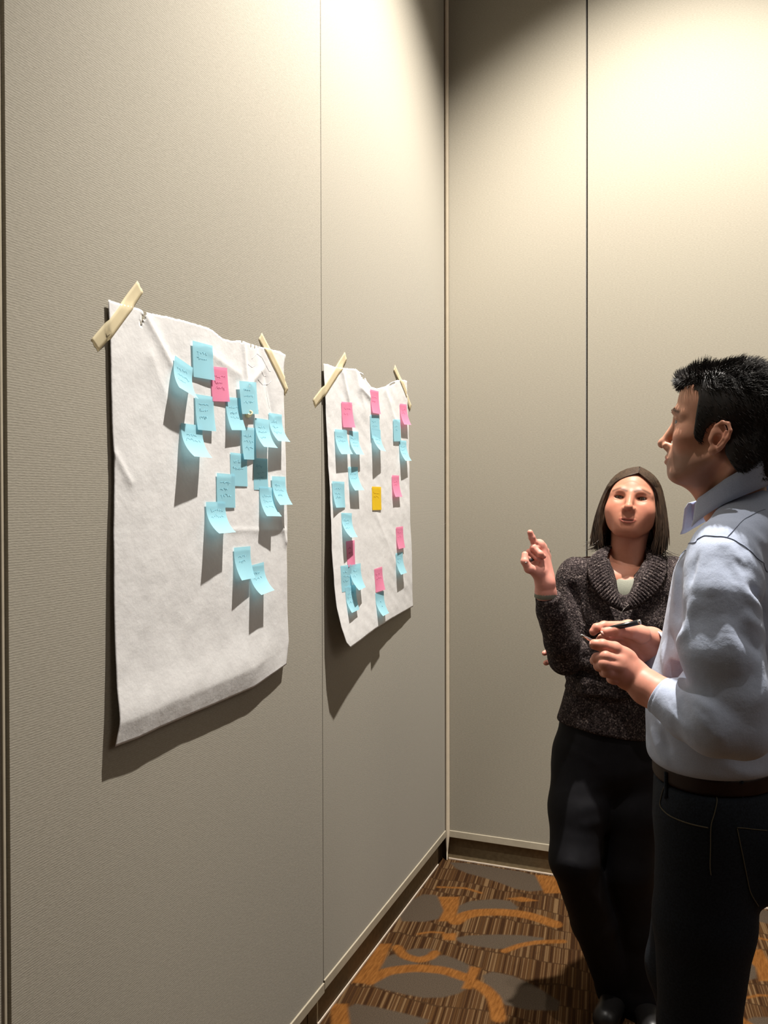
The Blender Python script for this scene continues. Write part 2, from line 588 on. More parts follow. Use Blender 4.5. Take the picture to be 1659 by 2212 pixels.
# carpet: pattern regions are worked out on a fine grid of the floor, yarn by nodes
def carpet_mat():
    t = NT('patterned_carpet')
    at_ = t.n('ShaderNodeAttribute', attribute_name='Col')
    sep = t.n('ShaderNodeSeparateColor'); t.l(at_.outputs['Color'], sep.inputs[0])
    co = t.coord()
    s3 = t.n('ShaderNodeSeparateXYZ'); t.l(co, s3.inputs[0])
    # striped bands: stripes run away from the viewer, each band shifted sideways
    wob = t.noise(t.coord(scale=(3.0, 3.0, 1)), 1.6, 2.0)
    yb = t.math('ADD', s3.outputs[1], t.math('MULTIPLY', wob, 0.12))
    band = t.math('FLOOR', t.math('DIVIDE', yb, 0.115))
    shift = t.math('MULTIPLY', t.math('FRACT', t.math('MULTIPLY', t.math('SINE', t.math('MULTIPLY', band, 12.9898)), 437.58)), 7.0)
    xs = t.math('ADD', t.math('ADD', s3.outputs[0], t.math('MULTIPLY', s3.outputs[1], 0.12)), shift)
    v = t.n('ShaderNodeTexNoise'); v.noise_dimensions = '1D'
    t.l(xs, v.inputs['W']); v.inputs['Scale'].default_value = 48.0; v.inputs['Detail'].default_value = 1.5
    stripe = t.ramp(v.outputs['Fac'], [(0.36, (0.034, 0.014, 0.005)), (0.44, (0.085, 0.040, 0.014)), (0.5, (0.042, 0.018, 0.007)), (0.57, (0.17, 0.1, 0.046)), (0.66, (0.07, 0.032, 0.012))])
    edge = t.math('ABSOLUTE', t.math('SUBTRACT', t.math('FRACT', t.math('DIVIDE', yb, 0.115)), 0.5))
    stripe = t.mix(t.math('MULTIPLY', t.math('GREATER_THAN', edge, 0.465), 0.7), stripe, (0.045, 0.022, 0.009))
    yarn = t.noise(t.coord(scale=(150, 22, 1), rot=(0, 0, -0.12)), 1.0, 3.0)
    fine = t.noise(co, 420.0, 2.0)
    grey = t.ramp(fine, [(0.3, (0.050, 0.036, 0.024)), (0.7, (0.098, 0.071, 0.049))])
    orange = t.ramp(yarn, [(0.3, (0.1348, 0.0486, 0.0093)), (0.7, (0.2488, 0.0994, 0.0232))])
    col = t.mix(sep.outputs[0], stripe, grey)
    col = t.mix(sep.outputs[1], col, orange)
    col = t.mix(0.35, col, t.ramp(fine, [(0.25, (0.45, 0.45, 0.45)), (0.75, (1.0, 1.0, 1.0))]), 'MULTIPLY')
    t.l(col, t.b.inputs['Base Color'])
    t.b.inputs['Roughness'].default_value = 0.95
    t.b.inputs['Specular IOR Level'].default_value = 0.08
    t.bump(fine, 0.8, 0.003)
    return t.m
def zpt(a, b):          # floor metres from a measured spot of the photograph's lower region
    d = CF + ((600 + a * 700 / 1659) - IW / 2) / FOC * CR - ((1760 + b * 700 / 1659) - IH / 2) / FOC * CU
    return (CAM - d * CAM[2] / d[2])[:2]
GREY = [[(880,235),(1320,300),(1390,380),(1260,392),(1100,330),(930,285)], [(590,540),(720,410),(830,415),(850,490),(800,545)],
        [(930,450),(1170,430),(1240,490),(1050,490),(925,535)], [(900,625),(1200,615),(1400,640),(1170,690),(960,660)],
        [(470,865),(600,810),(730,790),(860,800),(955,845),(960,900),(800,940),(600,905)], [(510,800),(580,710),(640,745),(720,760),(680,780)],
        [(770,760),(830,715),(930,750),(1000,790),(940,815),(860,785)], [(350,965),(560,1000),(840,1075),(360,1100)],
        [(660,690),(800,690),(790,715),(720,735),(680,725)], [(1050,800),(1250,840),(1500,1000),(1200,990),(1080,900)]]
ORANGE = [[(820,420),(930,420),(925,470),(905,545),(825,545),(850,490)], [(520,660),(582,660),(540,760),(475,865),(378,860)],
          [(985,775),(1038,785),(990,893),(943,890)], [(270,968),(356,968),(372,1085),(275,1085)], [(1318,308),(1415,310),(1460,402),(1365,402)],
          [(840,608),(915,605),(910,645),(850,640)], [(1170,428),(1250,420),(1335,440),(1250,446)]]
ARC = [([(910,545),(955,515),(1020,500),(1150,497),(1280,512),(1420,560)], 0.026), ([(1160,698),(1240,668),(1330,652),(1460,648)], 0.012),
       ([(612,680),(645,722),(720,745),(780,730),(805,708)], 0.017), ([(470,850),(560,800),(700,783),(850,795),(970,836)], 0.022),
       ([(1000,860),(1060,890),(1110,940),(1130,1040)], 0.022), ([(820,370),(960,375),(1040,400)], 0.006), ([(720,610),(780,600),(850,604)], 0.005)]
xs_ = np.unique(np.concatenate([np.arange(-0.05, 1.25, 0.0055), np.arange(1.25, 4.2, 0.05)]))
ys_ = np.unique(np.concatenate([np.arange(-6.0, -1.5, 0.05), np.arange(-1.5, 0.06, 0.0055)]))
XX, YY = np.meshgrid(xs_, ys_, indexing='ij')
def tile_coords(X, Y):
    # the drop of the pattern: it repeats every 1.05 m across and 1.2 m along
    return X - np.round((X - 0.42) / 1.05) * 1.05, Y - np.round((Y + 0.62) / 1.25) * 1.25
TX, TY = tile_coords(XX, YY)
def poly_sd(pts, X, Y):
    d = np.full(X.shape, 1e9); ins = np.zeros(X.shape, bool)
    n = len(pts)
    for i in range(n):
        a, b = pts[i], pts[(i + 1) % n]
        e = b - a
        h = np.clip(((X - a[0]) * e[0] + (Y - a[1]) * e[1]) / (e @ e), 0, 1)
        d = np.minimum(d, np.hypot(X - a[0] - e[0] * h, Y - a[1] - e[1] * h))
        c = ((a[1] > Y) != (b[1] > Y)) & (X < (b[0] - a[0]) * (Y - a[1]) / (b[1] - a[1] + 1e-12) + a[0])
        ins ^= c
    return np.where(ins, -d, d)
gr = np.full(XX.shape, 1e9); og = np.full(XX.shape, 1e9)
def rounded(pts, it=2):
    p = np.array([zpt(*q) for q in pts])
    for _ in range(it):                      # corner cutting for curved outlines
        q = np.roll(p, -1, 0)
        p = np.stack([0.75 * p + 0.25 * q, 0.25 * p + 0.75 * q], 1).reshape(-1, 2)
    return p
for g_ in GREY: gr = np.minimum(gr, poly_sd(rounded(g_, 1), TX, TY))
for g_ in ORANGE: og = np.minimum(og, poly_sd(rounded(g_, 0), TX, TY))
for pts, w in ARC:
    p = np.array([zpt(*q) for q in pts])
    s_ = np.linspace(0, len(p) - 1, 24)
    p = np.stack([np.interp(s_, range(len(p)), p[:, i]) for i in (0, 1)], 1)
    for _ in range(3): p[1:-1] = (p[:-2] + p[1:-1] * 2 + p[2:]) / 4
    d = np.full(XX.shape, 1e9)
    for a, b in zip(p[:-1], p[1:]):
        e = b - a
        h = np.clip(((TX - a[0]) * e[0] + (TY - a[1]) * e[1]) / (e @ e + 1e-12), 0, 1)
        d = np.minimum(d, np.hypot(TX - a[0] - e[0] * h, TY - a[1] - e[1] * h))
    og = np.minimum(og, d - w)
cg = np.stack([np.clip(0.5 - (gr - 0.006) / 0.009, 0, 1), np.clip(0.5 - og / 0.009, 0, 1), np.zeros(XX.shape)], -1).reshape(-1, 3)
nx, ny = XX.shape
ii, jj = np.meshgrid(np.arange(nx - 1), np.arange(ny - 1), indexing='ij')
ff = np.stack([ii * ny + jj, (ii + 1) * ny + jj, (ii + 1) * ny + jj + 1, ii * ny + jj + 1], -1).reshape(-1, 4)
fl = mesh_obj('floor', np.stack([XX, YY, np.zeros(XX.shape)], -1).reshape(-1, 3), ff, carpet_mat(), smooth=False, colors=cg)
tag(fl, kind='structure')
tag(box('ceiling', (-0.16, -4.9, HT), (3.1, 0.16, HT + 0.1), M_CEIL), kind='structure')

# ------------------------------------------------------------------ the two taped-up paper sheets
M_PAPER = paper_mat('white_paper', (0.80, 0.785, 0.775), 0.12, 0.06, 0.42, 22.0)
M_BLUE = paper_mat('blue_note_paper', (0.43, 0.76, 0.86), 0.42, 0.03)
M_PINK = paper_mat('pink_note_paper', (0.93, 0.34, 0.51), 0.42, 0.03)
M_YEL = paper_mat('yellow_note_paper', (0.88, 0.59, 0.03), 0.25, 0.05)
M_TAPE = paper_mat('masking_tape', (0.86, 0.76, 0.53), 0.35, 0.06, clear=0.22)
M_INK = simple('faded_pen', (0.29, 0.58, 0.68), 0.7, 0.1)
M_INKP = simple('faded_pen_red', (0.75, 0.22, 0.38), 0.7, 0.1)
M_INKY = simple('faded_pen_dark', (0.68, 0.43, 0.02), 0.7, 0.1)
M_PENCIL = simple('pencil_line', (0.66, 0.63, 0.63), 0.8, 0.1)

SHEETS = [dict(
    top=[(-2.1151,1.8714),(-2.0707,1.8725),(-2.0231,1.8748),(-2.0102,1.8690),(-2.0013,1.8724),(-1.9346,1.8782),(-1.8673,1.8812),(-1.7949,1.8831),(-1.7721,1.8805),(-1.7514,1.8759),(-1.7329,1.8707),(-1.6949,1.8711),(-1.6553,1.8796),(-1.6143,1.8800),(-1.5464,1.8825),(-1.4809,1.8856),(-1.4300,1.8835)],
    right=[(-1.4300,1.8835),(-1.4390,1.8480),(-1.4387,1.7493),(-1.4331,1.6506),(-1.4316,1.5678),(-1.4290,1.4517),(-1.4352,1.3966),(-1.4344,1.2377),(-1.4304,1.1417),(-1.4447,1.0843)],
    bot=[(-2.1172,1.0550),(-2.0533,1.0542),(-1.9912,1.0570),(-1.8210,1.0586),(-1.6187,1.0618),(-1.4447,1.0843)],
    left=[(-2.1151,1.8714),(-2.1112,1.7951),(-2.1100,1.7250),(-2.1073,1.6313),(-2.1042,1.5844),(-2.1042,1.5372),(-2.1085,1.4476),(-2.1104,1.3148),(-2.1106,1.1797),(-2.1106,1.1029),(-2.1172,1.0550)],
    xl=[(1.88,0.0065),(1.6,0.0095),(1.4,0.013),(1.05,0.018)], xb=[(-2.12,0.018),(-1.82,0.021),(-1.60,0.020),(-1.44,0.015)], xr=[(1.88,0.007),(1.5,0.010),(1.08,0.015)], xt=[(-2.12,0.0065),(-1.43,0.007)],
    crease=[(-2.005,1.865,-1.905,1.765,0.0035,0.012),(-1.640,1.878,-1.625,1.775,0.0045,0.010),(-1.625,1.775,-1.545,1.83,0.004,0.012),(-1.56,1.88,-1.50,1.72,-0.003,0.014),(-2.10,1.59,-2.06,1.54,0.0022,0.008),(-1.75,1.44,-1.44,1.43,0.0015,0.006),(-1.80,1.83,-1.66,1.80,0.0025,0.014),(-1.99,1.79,-1.88,1.62,0.002,0.02),(-1.47,1.46,-1.44,1.40,0.004,0.008)],
    holes=[[(-2.0273,1.8345),(-2.0173,1.8617),(-2.0090,1.8800),(-2.0054,1.8674),(-2.0154,1.8504)],[(-1.612,1.90),(-1.602,1.868),(-1.598,1.90)],[(-1.592,1.90),(-1.583,1.864),(-1.577,1.90)],[(-1.572,1.90),(-1.566,1.874),(-1.560,1.90)],[(-1.655,1.90),(-1.648,1.874),(-1.640,1.90)]],
    label='left and nearer of two white flip chart sheets taped to the partition wall'), dict(
    top=[(-1.1958,1.8959),(-1.1718,1.8985),(-1.1224,1.8979),(-1.0710,1.9025),(-1.0236,1.9079),(-0.9683,1.9143),(-0.9367,1.9108),(-0.9043,1.9092),(-0.8712,1.8885),(-0.8374,1.8758),(-0.7885,1.8760),(-0.7156,1.8932),(-0.6547,1.9146),(-0.5994,1.9298),(-0.5254,1.9397),(-0.4982,1.9397)],
    right=[(-0.4982,1.9397),(-0.4950,1.9013),(-0.4835,1.8047),(-0.4754,1.7187),(-0.4743,1.6029),(-0.4750,1.4870),(-0.4743,1.4367),(-0.4637,1.3630),(-0.4573,1.3111),(-0.4534,1.2149),(-0.4484,1.1183)],
    bot=[(-1.1271,1.0789),(-1.0281,1.0835),(-0.8844,1.0960),(-0.7192,1.1061),(-0.5734,1.1135),(-0.4541,1.1190)],
    left=[(-1.2000,1.8952),(-1.1977,1.8516),(-1.1902,1.7848),(-1.1839,1.6947),(-1.1774,1.5586),(-1.1805,1.4509),(-1.1865,1.3650),(-1.1853,1.2648),(-1.1840,1.1990),(-1.1729,1.1405),(-1.1535,1.0975),(-1.1271,1.0789)],
    xl=[(1.90,0.008),(1.6,0.012),(1.45,0.020),(1.365,0.025),(1.265,0.032),(1.20,0.040),(1.14,0.048),(1.0975,0.055),(1.079,0.057)], xb=[(-1.127,0.057),(-1.028,0.046),(-0.884,0.034),(-0.719,0.026),(-0.573,0.020),(-0.454,0.014)], xr=[(1.94,0.007),(1.11,0.014)], xt=[(-1.2,0.008),(-0.49,0.007)],
    crease=[(-1.07,1.89,-1.02,1.80,0.005,0.012),(-1.02,1.80,-0.98,1.73,-0.004,0.015),(-0.93,1.86,-0.86,1.84,0.006,0.012),(-0.72,1.88,-0.62,1.78,0.003,0.018),(-0.80,1.45,-0.55,1.20,0.0012,0.014),(-0.98,1.92,-0.90,1.80,0.003,0.02)],
    holes=[[(-0.9367,1.9060),(-0.8977,1.9036),(-0.8859,1.8980),(-0.8978,1.8895),(-0.9206,1.8969)],[(-0.6855,1.8980),(-0.6547,1.9096),(-0.6174,1.9208),(-0.6313,1.9106)]],
    label='right and farther of two white flip chart sheets taped to the partition wall')]

def interp_edge(E, s, key):
    """edge polyline at fraction s, measured along coordinate key"""
    E = np.array(E)
    t = (E[:, key] - E[0, key]) / (E[-1, key] - E[0, key])
    o = np.argsort(t, kind='stable')
    return np.stack([np.interp(s, t[o], E[o, 0]), np.interp(s, t[o], E[o, 1])], -1)

def ip(tab, v):
    a = np.array(sorted(tab)); return np.interp(v, a[:, 0], a[:, 1])

def sheet_x(si, y, z):
    S = SHEETS[si]
    y, z = np.asarray(y, float), np.asarray(z, float)
    y0, y1 = S['left'][0][0], S['right'][0][0]; z1, z0 = S['top'][0][1], S['bot'][0][1]
    u = np.clip((y - y0) / (y1 - y0), 0, 1); v = np.clip((z1 - z) / (z1 - z0), 0, 1)
    L_, R_, T_, B_ = ip(S['xl'], z), ip(S['xr'], z), ip(S['xt'], y), ip(S['xb'], y)
    c00, c10, c01, c11 = ip(S['xt'], y0), ip(S['xt'], y1), ip(S['xb'], y0), ip(S['xb'], y1)
    x = (1 - u) * L_ + u * R_ + (1 - v) * T_ + v * B_ - ((1 - u) * (1 - v) * c00 + u * (1 - v) * c10 + (1 - u) * v * c01 + u * v * c11)
    P = np.stack([y, z], -1).reshape(-1, 2)
    P3 = np.concatenate([P, np.zeros((len(P), 1))], 1)
    w = 0.0006 * noise3(P3, 38, 3 + si) + 0.00025 * noise3(P3, 120, 8 + si) + 0.0014 * noise3(P3, 14, 21 + si)
    for a0, b0, a1, b1, amp, wd in S['crease']:
        d = dist_seg(P3, (a0, b0, 0), (a1, b1, 0))
        w = w + amp * np.exp(-(d / wd) ** 1.3)
    x = x + w.reshape(y.shape)
    if si == 0:                                     # the last hand's breadth rolls back under
        zr = ip(S['bot'], y) + 0.040 + 0.010 * np.clip((y - y0) / (y1 - y0), 0, 1)
        dz = z - zr
        x = x + 0.007 * np.where(dz > 0, np.exp(-(dz / 0.06) ** 2), np.clip(1 + dz / 0.043, -0.1, 1)) * np.clip((-1.46 - y) / 0.2, 0.15, 1)
    return np.maximum(x, 0.0045)

sheet_obs = []
for si, S in enumerate(SHEETS):
    nu, nv = 150, 184
    u = np.linspace(0, 1, nu); v = np.linspace(0, 1, nv)
    T_, B_ = interp_edge(S['top'], u, 0), interp_edge(S['bot'], u, 0)
    L_, R_ = interp_edge(S['left'], v, 1), interp_edge(S['right'], v, 1)
    # small raggedness along the torn top edge
    T_[1:-1, 1] += 0.0004 * rng.normal(size=nu - 2)
    U, V = u[:, None, None], v[None, :, None]
    YZ = (1 - V) * T_[:, None] + V * B_[:, None] + (1 - U) * L_[None] + U * R_[None] \
        - ((1 - U) * (1 - V) * T_[0] + U * (1 - V) * T_[-1] + (1 - U) * V * B_[0] + U * V * B_[-1])
    X = sheet_x(si, YZ[..., 0], YZ[..., 1])
    P = np.stack([X, YZ[..., 0], YZ[..., 1]], -1).reshape(-1, 3)
    i, j = np.meshgrid(np.arange(nu - 1), np.arange(nv - 1), indexing='ij')
    F = np.stack([i * nv + j, i * nv + j + 1, (i + 1) * nv + j + 1, (i + 1) * nv + j], -1).reshape(-1, 4)
    fc = P[F].mean(1)
    keep = np.ones(len(F), bool)
    for h in S['holes']:
        keep &= poly_sd([np.array(q) for q in h], fc[:, 1], fc[:, 2]) > 0
    o = mesh_obj('flip_chart_sheet', P, F[keep], M_PAPER, origin=(0.01, P[:, 1].mean(), P[:, 2].min()))
    sm = o.modifiers.new('thickness', 'SOLIDIFY'); sm.thickness = 0.00012; sm.offset = 0
    tag(o, S['label'], 'paper sheet', 'flip chart sheets on the wall')
    sheet_obs.append(o)
# faint pencil scribble and a loose crease line on the left sheet
strokes = [[(-1.60,1.845),(-1.575,1.862),(-1.548,1.858),(-1.53,1.84)], [(-1.53,1.84),(-1.515,1.828),(-1.505,1.83)], [(-1.56,1.822),(-1.54,1.812),(-1.528,1.815)],
           [(-1.575,1.80),(-1.55,1.79),(-1.52,1.795),(-1.505,1.805)], [(-1.545,1.79),(-1.555,1.76),(-1.575,1.72)], [(-1.53,1.79),(-1.525,1.76),(-1.515,1.735)], [(-1.62,1.83),(-1.60,1.825),(-1.585,1.832)]]
pg = []
for s_ in strokes:
    s_ = np.array(s_); q = np.linspace(0, len(s_) - 1, 10)
    y, z = np.interp(q, range(len(s_)), s_[:, 0]), np.interp(q, range(len(s_)), s_[:, 1])
    pg.append(tube_geo(np.stack([sheet_x(0, y, z) + 0.0002, y, z], 1), 0.00032, 4))
mesh_obj('pencil_sketch', *join_geo(pg), M_PENCIL, sheet_obs[0])
# the folded-over corner at the top right of the left sheet
c_ = np.array([(-1.4843,1.8866),(-1.452,1.8886),(-1.4201,1.8825),(-1.430,1.867),(-1.4400,1.8513)])
cx = sheet_x(0, c_[:, 0], c_[:, 1]) - np.array([0.002, 0.003, 0.004, 0.003, 0.002])
fold = mesh_obj('folded_corner', [(x, y, z) for x, (y, z) in zip(cx, c_)] , [(0, 1, 2, 3, 4)], M_PAPER, sheet_obs[0], smooth=False)

# masking tape
def tape(pts, w, label, si):
    pts = np.array(pts, float)
    q = np.linspace(0, len(pts) - 1, 26)
    y, z = np.interp(q, range(len(pts)), pts[:, 0]), np.interp(q, range(len(pts)), pts[:, 1])
    d = np.stack([np.gradient(y), np.gradient(z)], 1); d /= np.linalg.norm(d, axis=1)[:, None]
    nrm = np.stack([-d[:, 1], d[:, 0]], 1)
    S = SHEETS[si]
    rows = []
    k = 5
    for a in np.linspace(-0.5, 0.5, k):
        yy, zz = y + nrm[:, 0] * w * a, z + nrm[:, 1] * w * a
        jag = 0.002 * np.array([0.3, -0.5, 0.6, -0.2, 0.4])[int(round((a + 0.5) * 4))]
        yy[0] += d[0, 0] * jag; zz[0] += d[0, 1] * jag; yy[-1] += d[-1, 0] * jag; zz[-1] += d[-1, 1] * jag
        inside = (yy > S['left'][0][0]) & (yy < S['right'][0][0]) & (zz < ip(S['top'], yy))
        x = np.where(inside, sheet_x(si, yy, zz) + 0.001, 0.002)
        for _ in range(30): x[1:-1] = (x[:-2] + 2 * x[1:-1] + x[2:]) / 4
        x = np.where(inside, np.maximum(x, sheet_x(si, yy, zz) + 0.0008), x) + 0.0005
        rows.append(np.stack([x, yy, zz], 1))
    P = np.stack(rows, 1).reshape(-1, 3)
    i, j = np.meshgrid(np.arange(25), np.arange(k - 1), indexing='ij')
    F = np.stack([i * k + j, i * k + j + 1, (i + 1) * k + j + 1, (i + 1) * k + j], -1).reshape(-1, 4)
    o = mesh_obj('tape_strip', P, F, M_TAPE, origin=P.mean(0))
    sm = o.modifiers.new('thickness', 'SOLIDIFY'); sm.thickness = 0.0001; sm.offset = 0
    return tag(o, label, 'tape', 'masking tape strips')
tape([(-2.0150,1.9200),(-2.1464,1.7828)], 0.026, 'wide strip of cream masking tape over the upper left corner of the left sheet', 0)
tape([(-1.5512,1.9098),(-1.4897,1.8567),(-1.4141,1.7885)], 0.026, 'creased strip of masking tape slanting down over the upper right corner of the left sheet', 0)
tape([(-1.0317,1.9450),(-1.2531,1.7757)], 0.026, 'strip of masking tape across the panel seam and the right sheet\'s upper left corner', 1)
tape([(-0.6138,1.9726),(-0.4424,1.8493)], 0.024, 'narrow looking strip of masking tape over the upper right corner of the right sheet', 1)

# small loop of tape stuck to the left sheet
c_ = np.array([float(sheet_x(0, -1.6304, 1.7108)) + 0.007, -1.6304, 1.7108])
ax_ = np.array([0.75, -0.45, 0.55]); ax_ /= np.linalg.norm(ax_)
u_ = np.cross(ax_, [0, 0, 1.0]); u_ /= np.linalg.norm(u_); w_ = np.cross(ax_, u_)
lp, lf = [], []
for i in range(20):
    a = 2 * math.pi * i / 20
    rr = 0.0076 * (1 + 0.2 * math.sin(2 * a + 0.6))
    for s_, r_ in ((-0.006, rr * 1.1), (0.005, rr), (0.0048, rr * 0.60), (-0.006, rr * 0.7)):
        lp.append(c_ + ax_ * s_ + (u_ * math.cos(a) + w_ * math.sin(a)) * r_)
for i in range(20):
    k = (i + 1) % 20
    for j in range(4):
        lf.append((i * 4 + j, k * 4 + j, k * 4 + (j + 1) % 4, i * 4 + (j + 1) % 4))
tag(mesh_obj('tape_loop', lp, lf, M_TAPE, origin=c_), 'tiny cream loop of tape stuck among the blue notes on the left sheet', 'tape')

# ------------------------------------------------------------------ sticky notes (76 mm squares, gummed along the top)
NOTES = [
    (0, 'b', -1.8157, 1.8447, 1.8, 2.0, 0.0015, 0.0766, 1,
     'flat blue sticky note nearest the top edge of the left paper sheet'),
    (0, 'b', -1.8847, 1.7940, -14.0, 35.8, 0.0013, 0.0660, 2,
     'blue sticky note tilted clockwise and curling out at upper left of the left sheet'),
    (0, 'b', -1.8101, 1.7330, 1.6, 7.9, 0.0002, 0.0704, 1,
     'flat blue sticky note tucked under the tilted curling one on the left sheet'),
    (0, 'p', -1.7523, 1.8028, 5.0, 2.0, 0.0008, 0.0683, 0,
     'the only pink sticky note on the left paper sheet'),
    (0, 'b', -1.6929, 1.7419, 4.1, 17.5, -0.0009, 0.0660, 0,
     'blue sticky note just left of the cream tape loop, right corner tucked under'),
    (0, 'b', -1.6268, 1.7873, 5.2, 3.8, -0.0007, 0.0785, 1,
     'flat blue sticky note directly above the small cream tape loop'),
    (0, 'b', -1.8581, 1.6662, 0.8, 40.0, -0.0035, 0.0777, 2,
     'curling blue sticky note farthest left on its sheet, below the tilted one'),
    (0, 'b', -1.6254, 1.6792, 1.8, 2.0, -0.0025, 0.0660, 0,
     'narrow blue sticky note right below the cream tape loop, left of a curling pair'),
    (0, 'b', -1.5601, 1.7053, 1.0, 38.4, -0.0002, 0.0693, 2,
     'curling blue sticky note just left of the upper overhanging one, left sheet'),
    (0, 'b', -1.4930, 1.7245, 1.6, 37.5, -0.0012, 0.0689, 1,
     'curling blue sticky note overhanging the left sheet\'s right edge, upper of two'),
    (0, 'b', -1.6693, 1.6154, 0.0, 2.6, -0.0003, 0.0739, 0,
     'flat blue sticky note mid left sheet, its lower corner under another'),
    (0, 'b', -1.5685, 1.6085, 0.9, 2.0, 0.0002, 0.0688, 0,
     'flat blue sticky note half in shadow below the upper curling pair, left sheet'),
    (0, 'b', -1.7243, 1.5662, -0.9, 2.0, -0.0003, 0.0766, 1,
     'flat blue sticky note directly above the strongly curled lone one, left sheet'),
    (0, 'b', -1.5395, 1.5394, -1.4, 32.4, 0.0026, 0.0660, 1,
     'curling blue sticky note just left of the lower overhanging one on the left sheet'),
    (0, 'b', -1.4762, 1.5672, 0.5, 32.9, -0.0010, 0.0713, 2,
     'curling blue sticky note overhanging the left sheet\'s right edge, lower of two'),
    (0, 'b', -1.7671, 1.5028, 0.2, 44.4, -0.0030, 0.0776, 2,
     'strongly curled blue sticky note casting a long shadow mid left sheet'),
    (0, 'b', -1.6552, 1.3975, -0.1, 20.6, -0.0036, 0.0735, 1,
     'left note of the two lowest blue sticky notes on the left sheet'),
    (0, 'b', -1.5892, 1.3530, 3.9, 44.0, -0.0017, 0.0706, 0,
     'lowest blue sticky note on the left sheet, tilted and curling outward'),
    (1, 'p', -1.0477, 1.8027, 4.2, 6.3, 0.0024, 0.0798, 0,
     'pink sticky note at upper left of the right paper sheet, below the tape'),
    (1, 'p', -0.8251, 1.8656, 2.0, 11.2, -0.0006, 0.0729, 0,
     'pink sticky note under the torn dip in the top edge of the right sheet'),
    (1, 'p', -0.5494, 1.8511, 3.7, 23.0, 0.0004, 0.0724, 0,
     'pink sticky note at the upper right corner of the right sheet, curling past its edge'),
    (1, 'b', -1.0912, 1.7168, 3.3, 27.9, -0.0010, 0.0880, 1,
     'left one of two curling blue sticky notes under the upper left pink one, right sheet'),
    (1, 'b', -0.9959, 1.7196, 2.0, 31.2, -0.0017, 0.0723, 0,
     'right one of two curling blue sticky notes under the upper left pink one, right sheet'),
    (1, 'b', -0.8226, 1.7857, 3.8, 4.7, -0.0003, 0.0788, 0,
     'upper of two overlapping blue sticky notes below the middle top pink one'),
    (1, 'b', -0.8096, 1.7414, -0.1, 31.9, -0.0044, 0.0766, 1,
     'lower of two overlapping blue notes below the middle top pink one, curling'),
    (1, 'b', -0.6170, 1.7902, 4.2, 2.0, 0.0000, 0.0694, 0,
     'flat blue sticky note left of the upper right pink one on the right sheet'),
    (1, 'b', -0.5559, 1.7210, 2.6, 30.2, -0.0017, 0.0746, 0,
     'curling blue sticky note below the upper right pink one, at the right sheet edge'),
    (1, 'b', -1.1107, 1.5627, 0.2, 4.8, -0.0048, 0.0865, 0,
     'flat blue sticky note at the left edge of the right sheet, halfway up'),
    (1, 'b', -1.0014, 1.6099, 1.8, 33.5, -0.0001, 0.0733, 0,
     'curling blue sticky note right of the flat one halfway up the right sheet'),
    (1, 'y', -0.8079, 1.5526, 0.1, 2.0, -0.0003, 0.0807, 0,
     'the only yellow sticky note, in the centre of the right paper sheet'),
    (1, 'p', -0.6297, 1.5949, 0.4, 19.3, -0.0000, 0.0695, 0,
     'pink sticky note right of the yellow one on the right sheet'),
    (1, 'b', -1.0518, 1.4696, -1.5, 32.5, -0.0055, 0.0785, 0,
     'curling blue sticky note at lower left of the right sheet, above a pink one'),
    (1, 'p', -1.0243, 1.3850, 0.7, 2.0, -0.0035, 0.0660, 0,
     'narrow looking pink sticky note crossed by a shadow at lower left of the right sheet'),
    (1, 'b', -1.0572, 1.3127, -1.1, 2.7, 0.0003, 0.0804, 0,
     'blue sticky note farthest left of the overlapping trio at the bottom of the right sheet'),
    (1, 'b', -1.0248, 1.2481, 0.1, 18.0, -0.0058, 0.0840, 1,
     'lowest blue sticky note of the overlapping trio at lower left of the right sheet'),
    (1, 'b', -0.9884, 1.3107, 0.5, 26.0, -0.0076, 0.0880, 2,
     'top right blue note of the overlapping trio, lower left of right sheet'),
    (1, 'p', -0.7948, 1.2857, 2.5, 7.1, 0.0027, 0.0709, 0,
     'pink sticky note at the bottom middle of the right sheet, above a blue one'),
    (1, 'b', -0.7834, 1.2045, 0.3, 29.1, -0.0042, 0.0770, 0,
     'blue sticky note with two small marks at the bottom middle of the right sheet'),
    (1, 'p', -0.5907, 1.4154, 1.4, 10.9, -0.0012, 0.0716, 0,
     'pink sticky note at the lower right of the right sheet, above a blue one'),
    (1, 'b', -0.5951, 1.3247, 1.3, 24.6, -0.0017, 0.0715, 0,
     'curling blue sticky note below the lower right pink one on the right sheet'),
]
NL = 0.0762
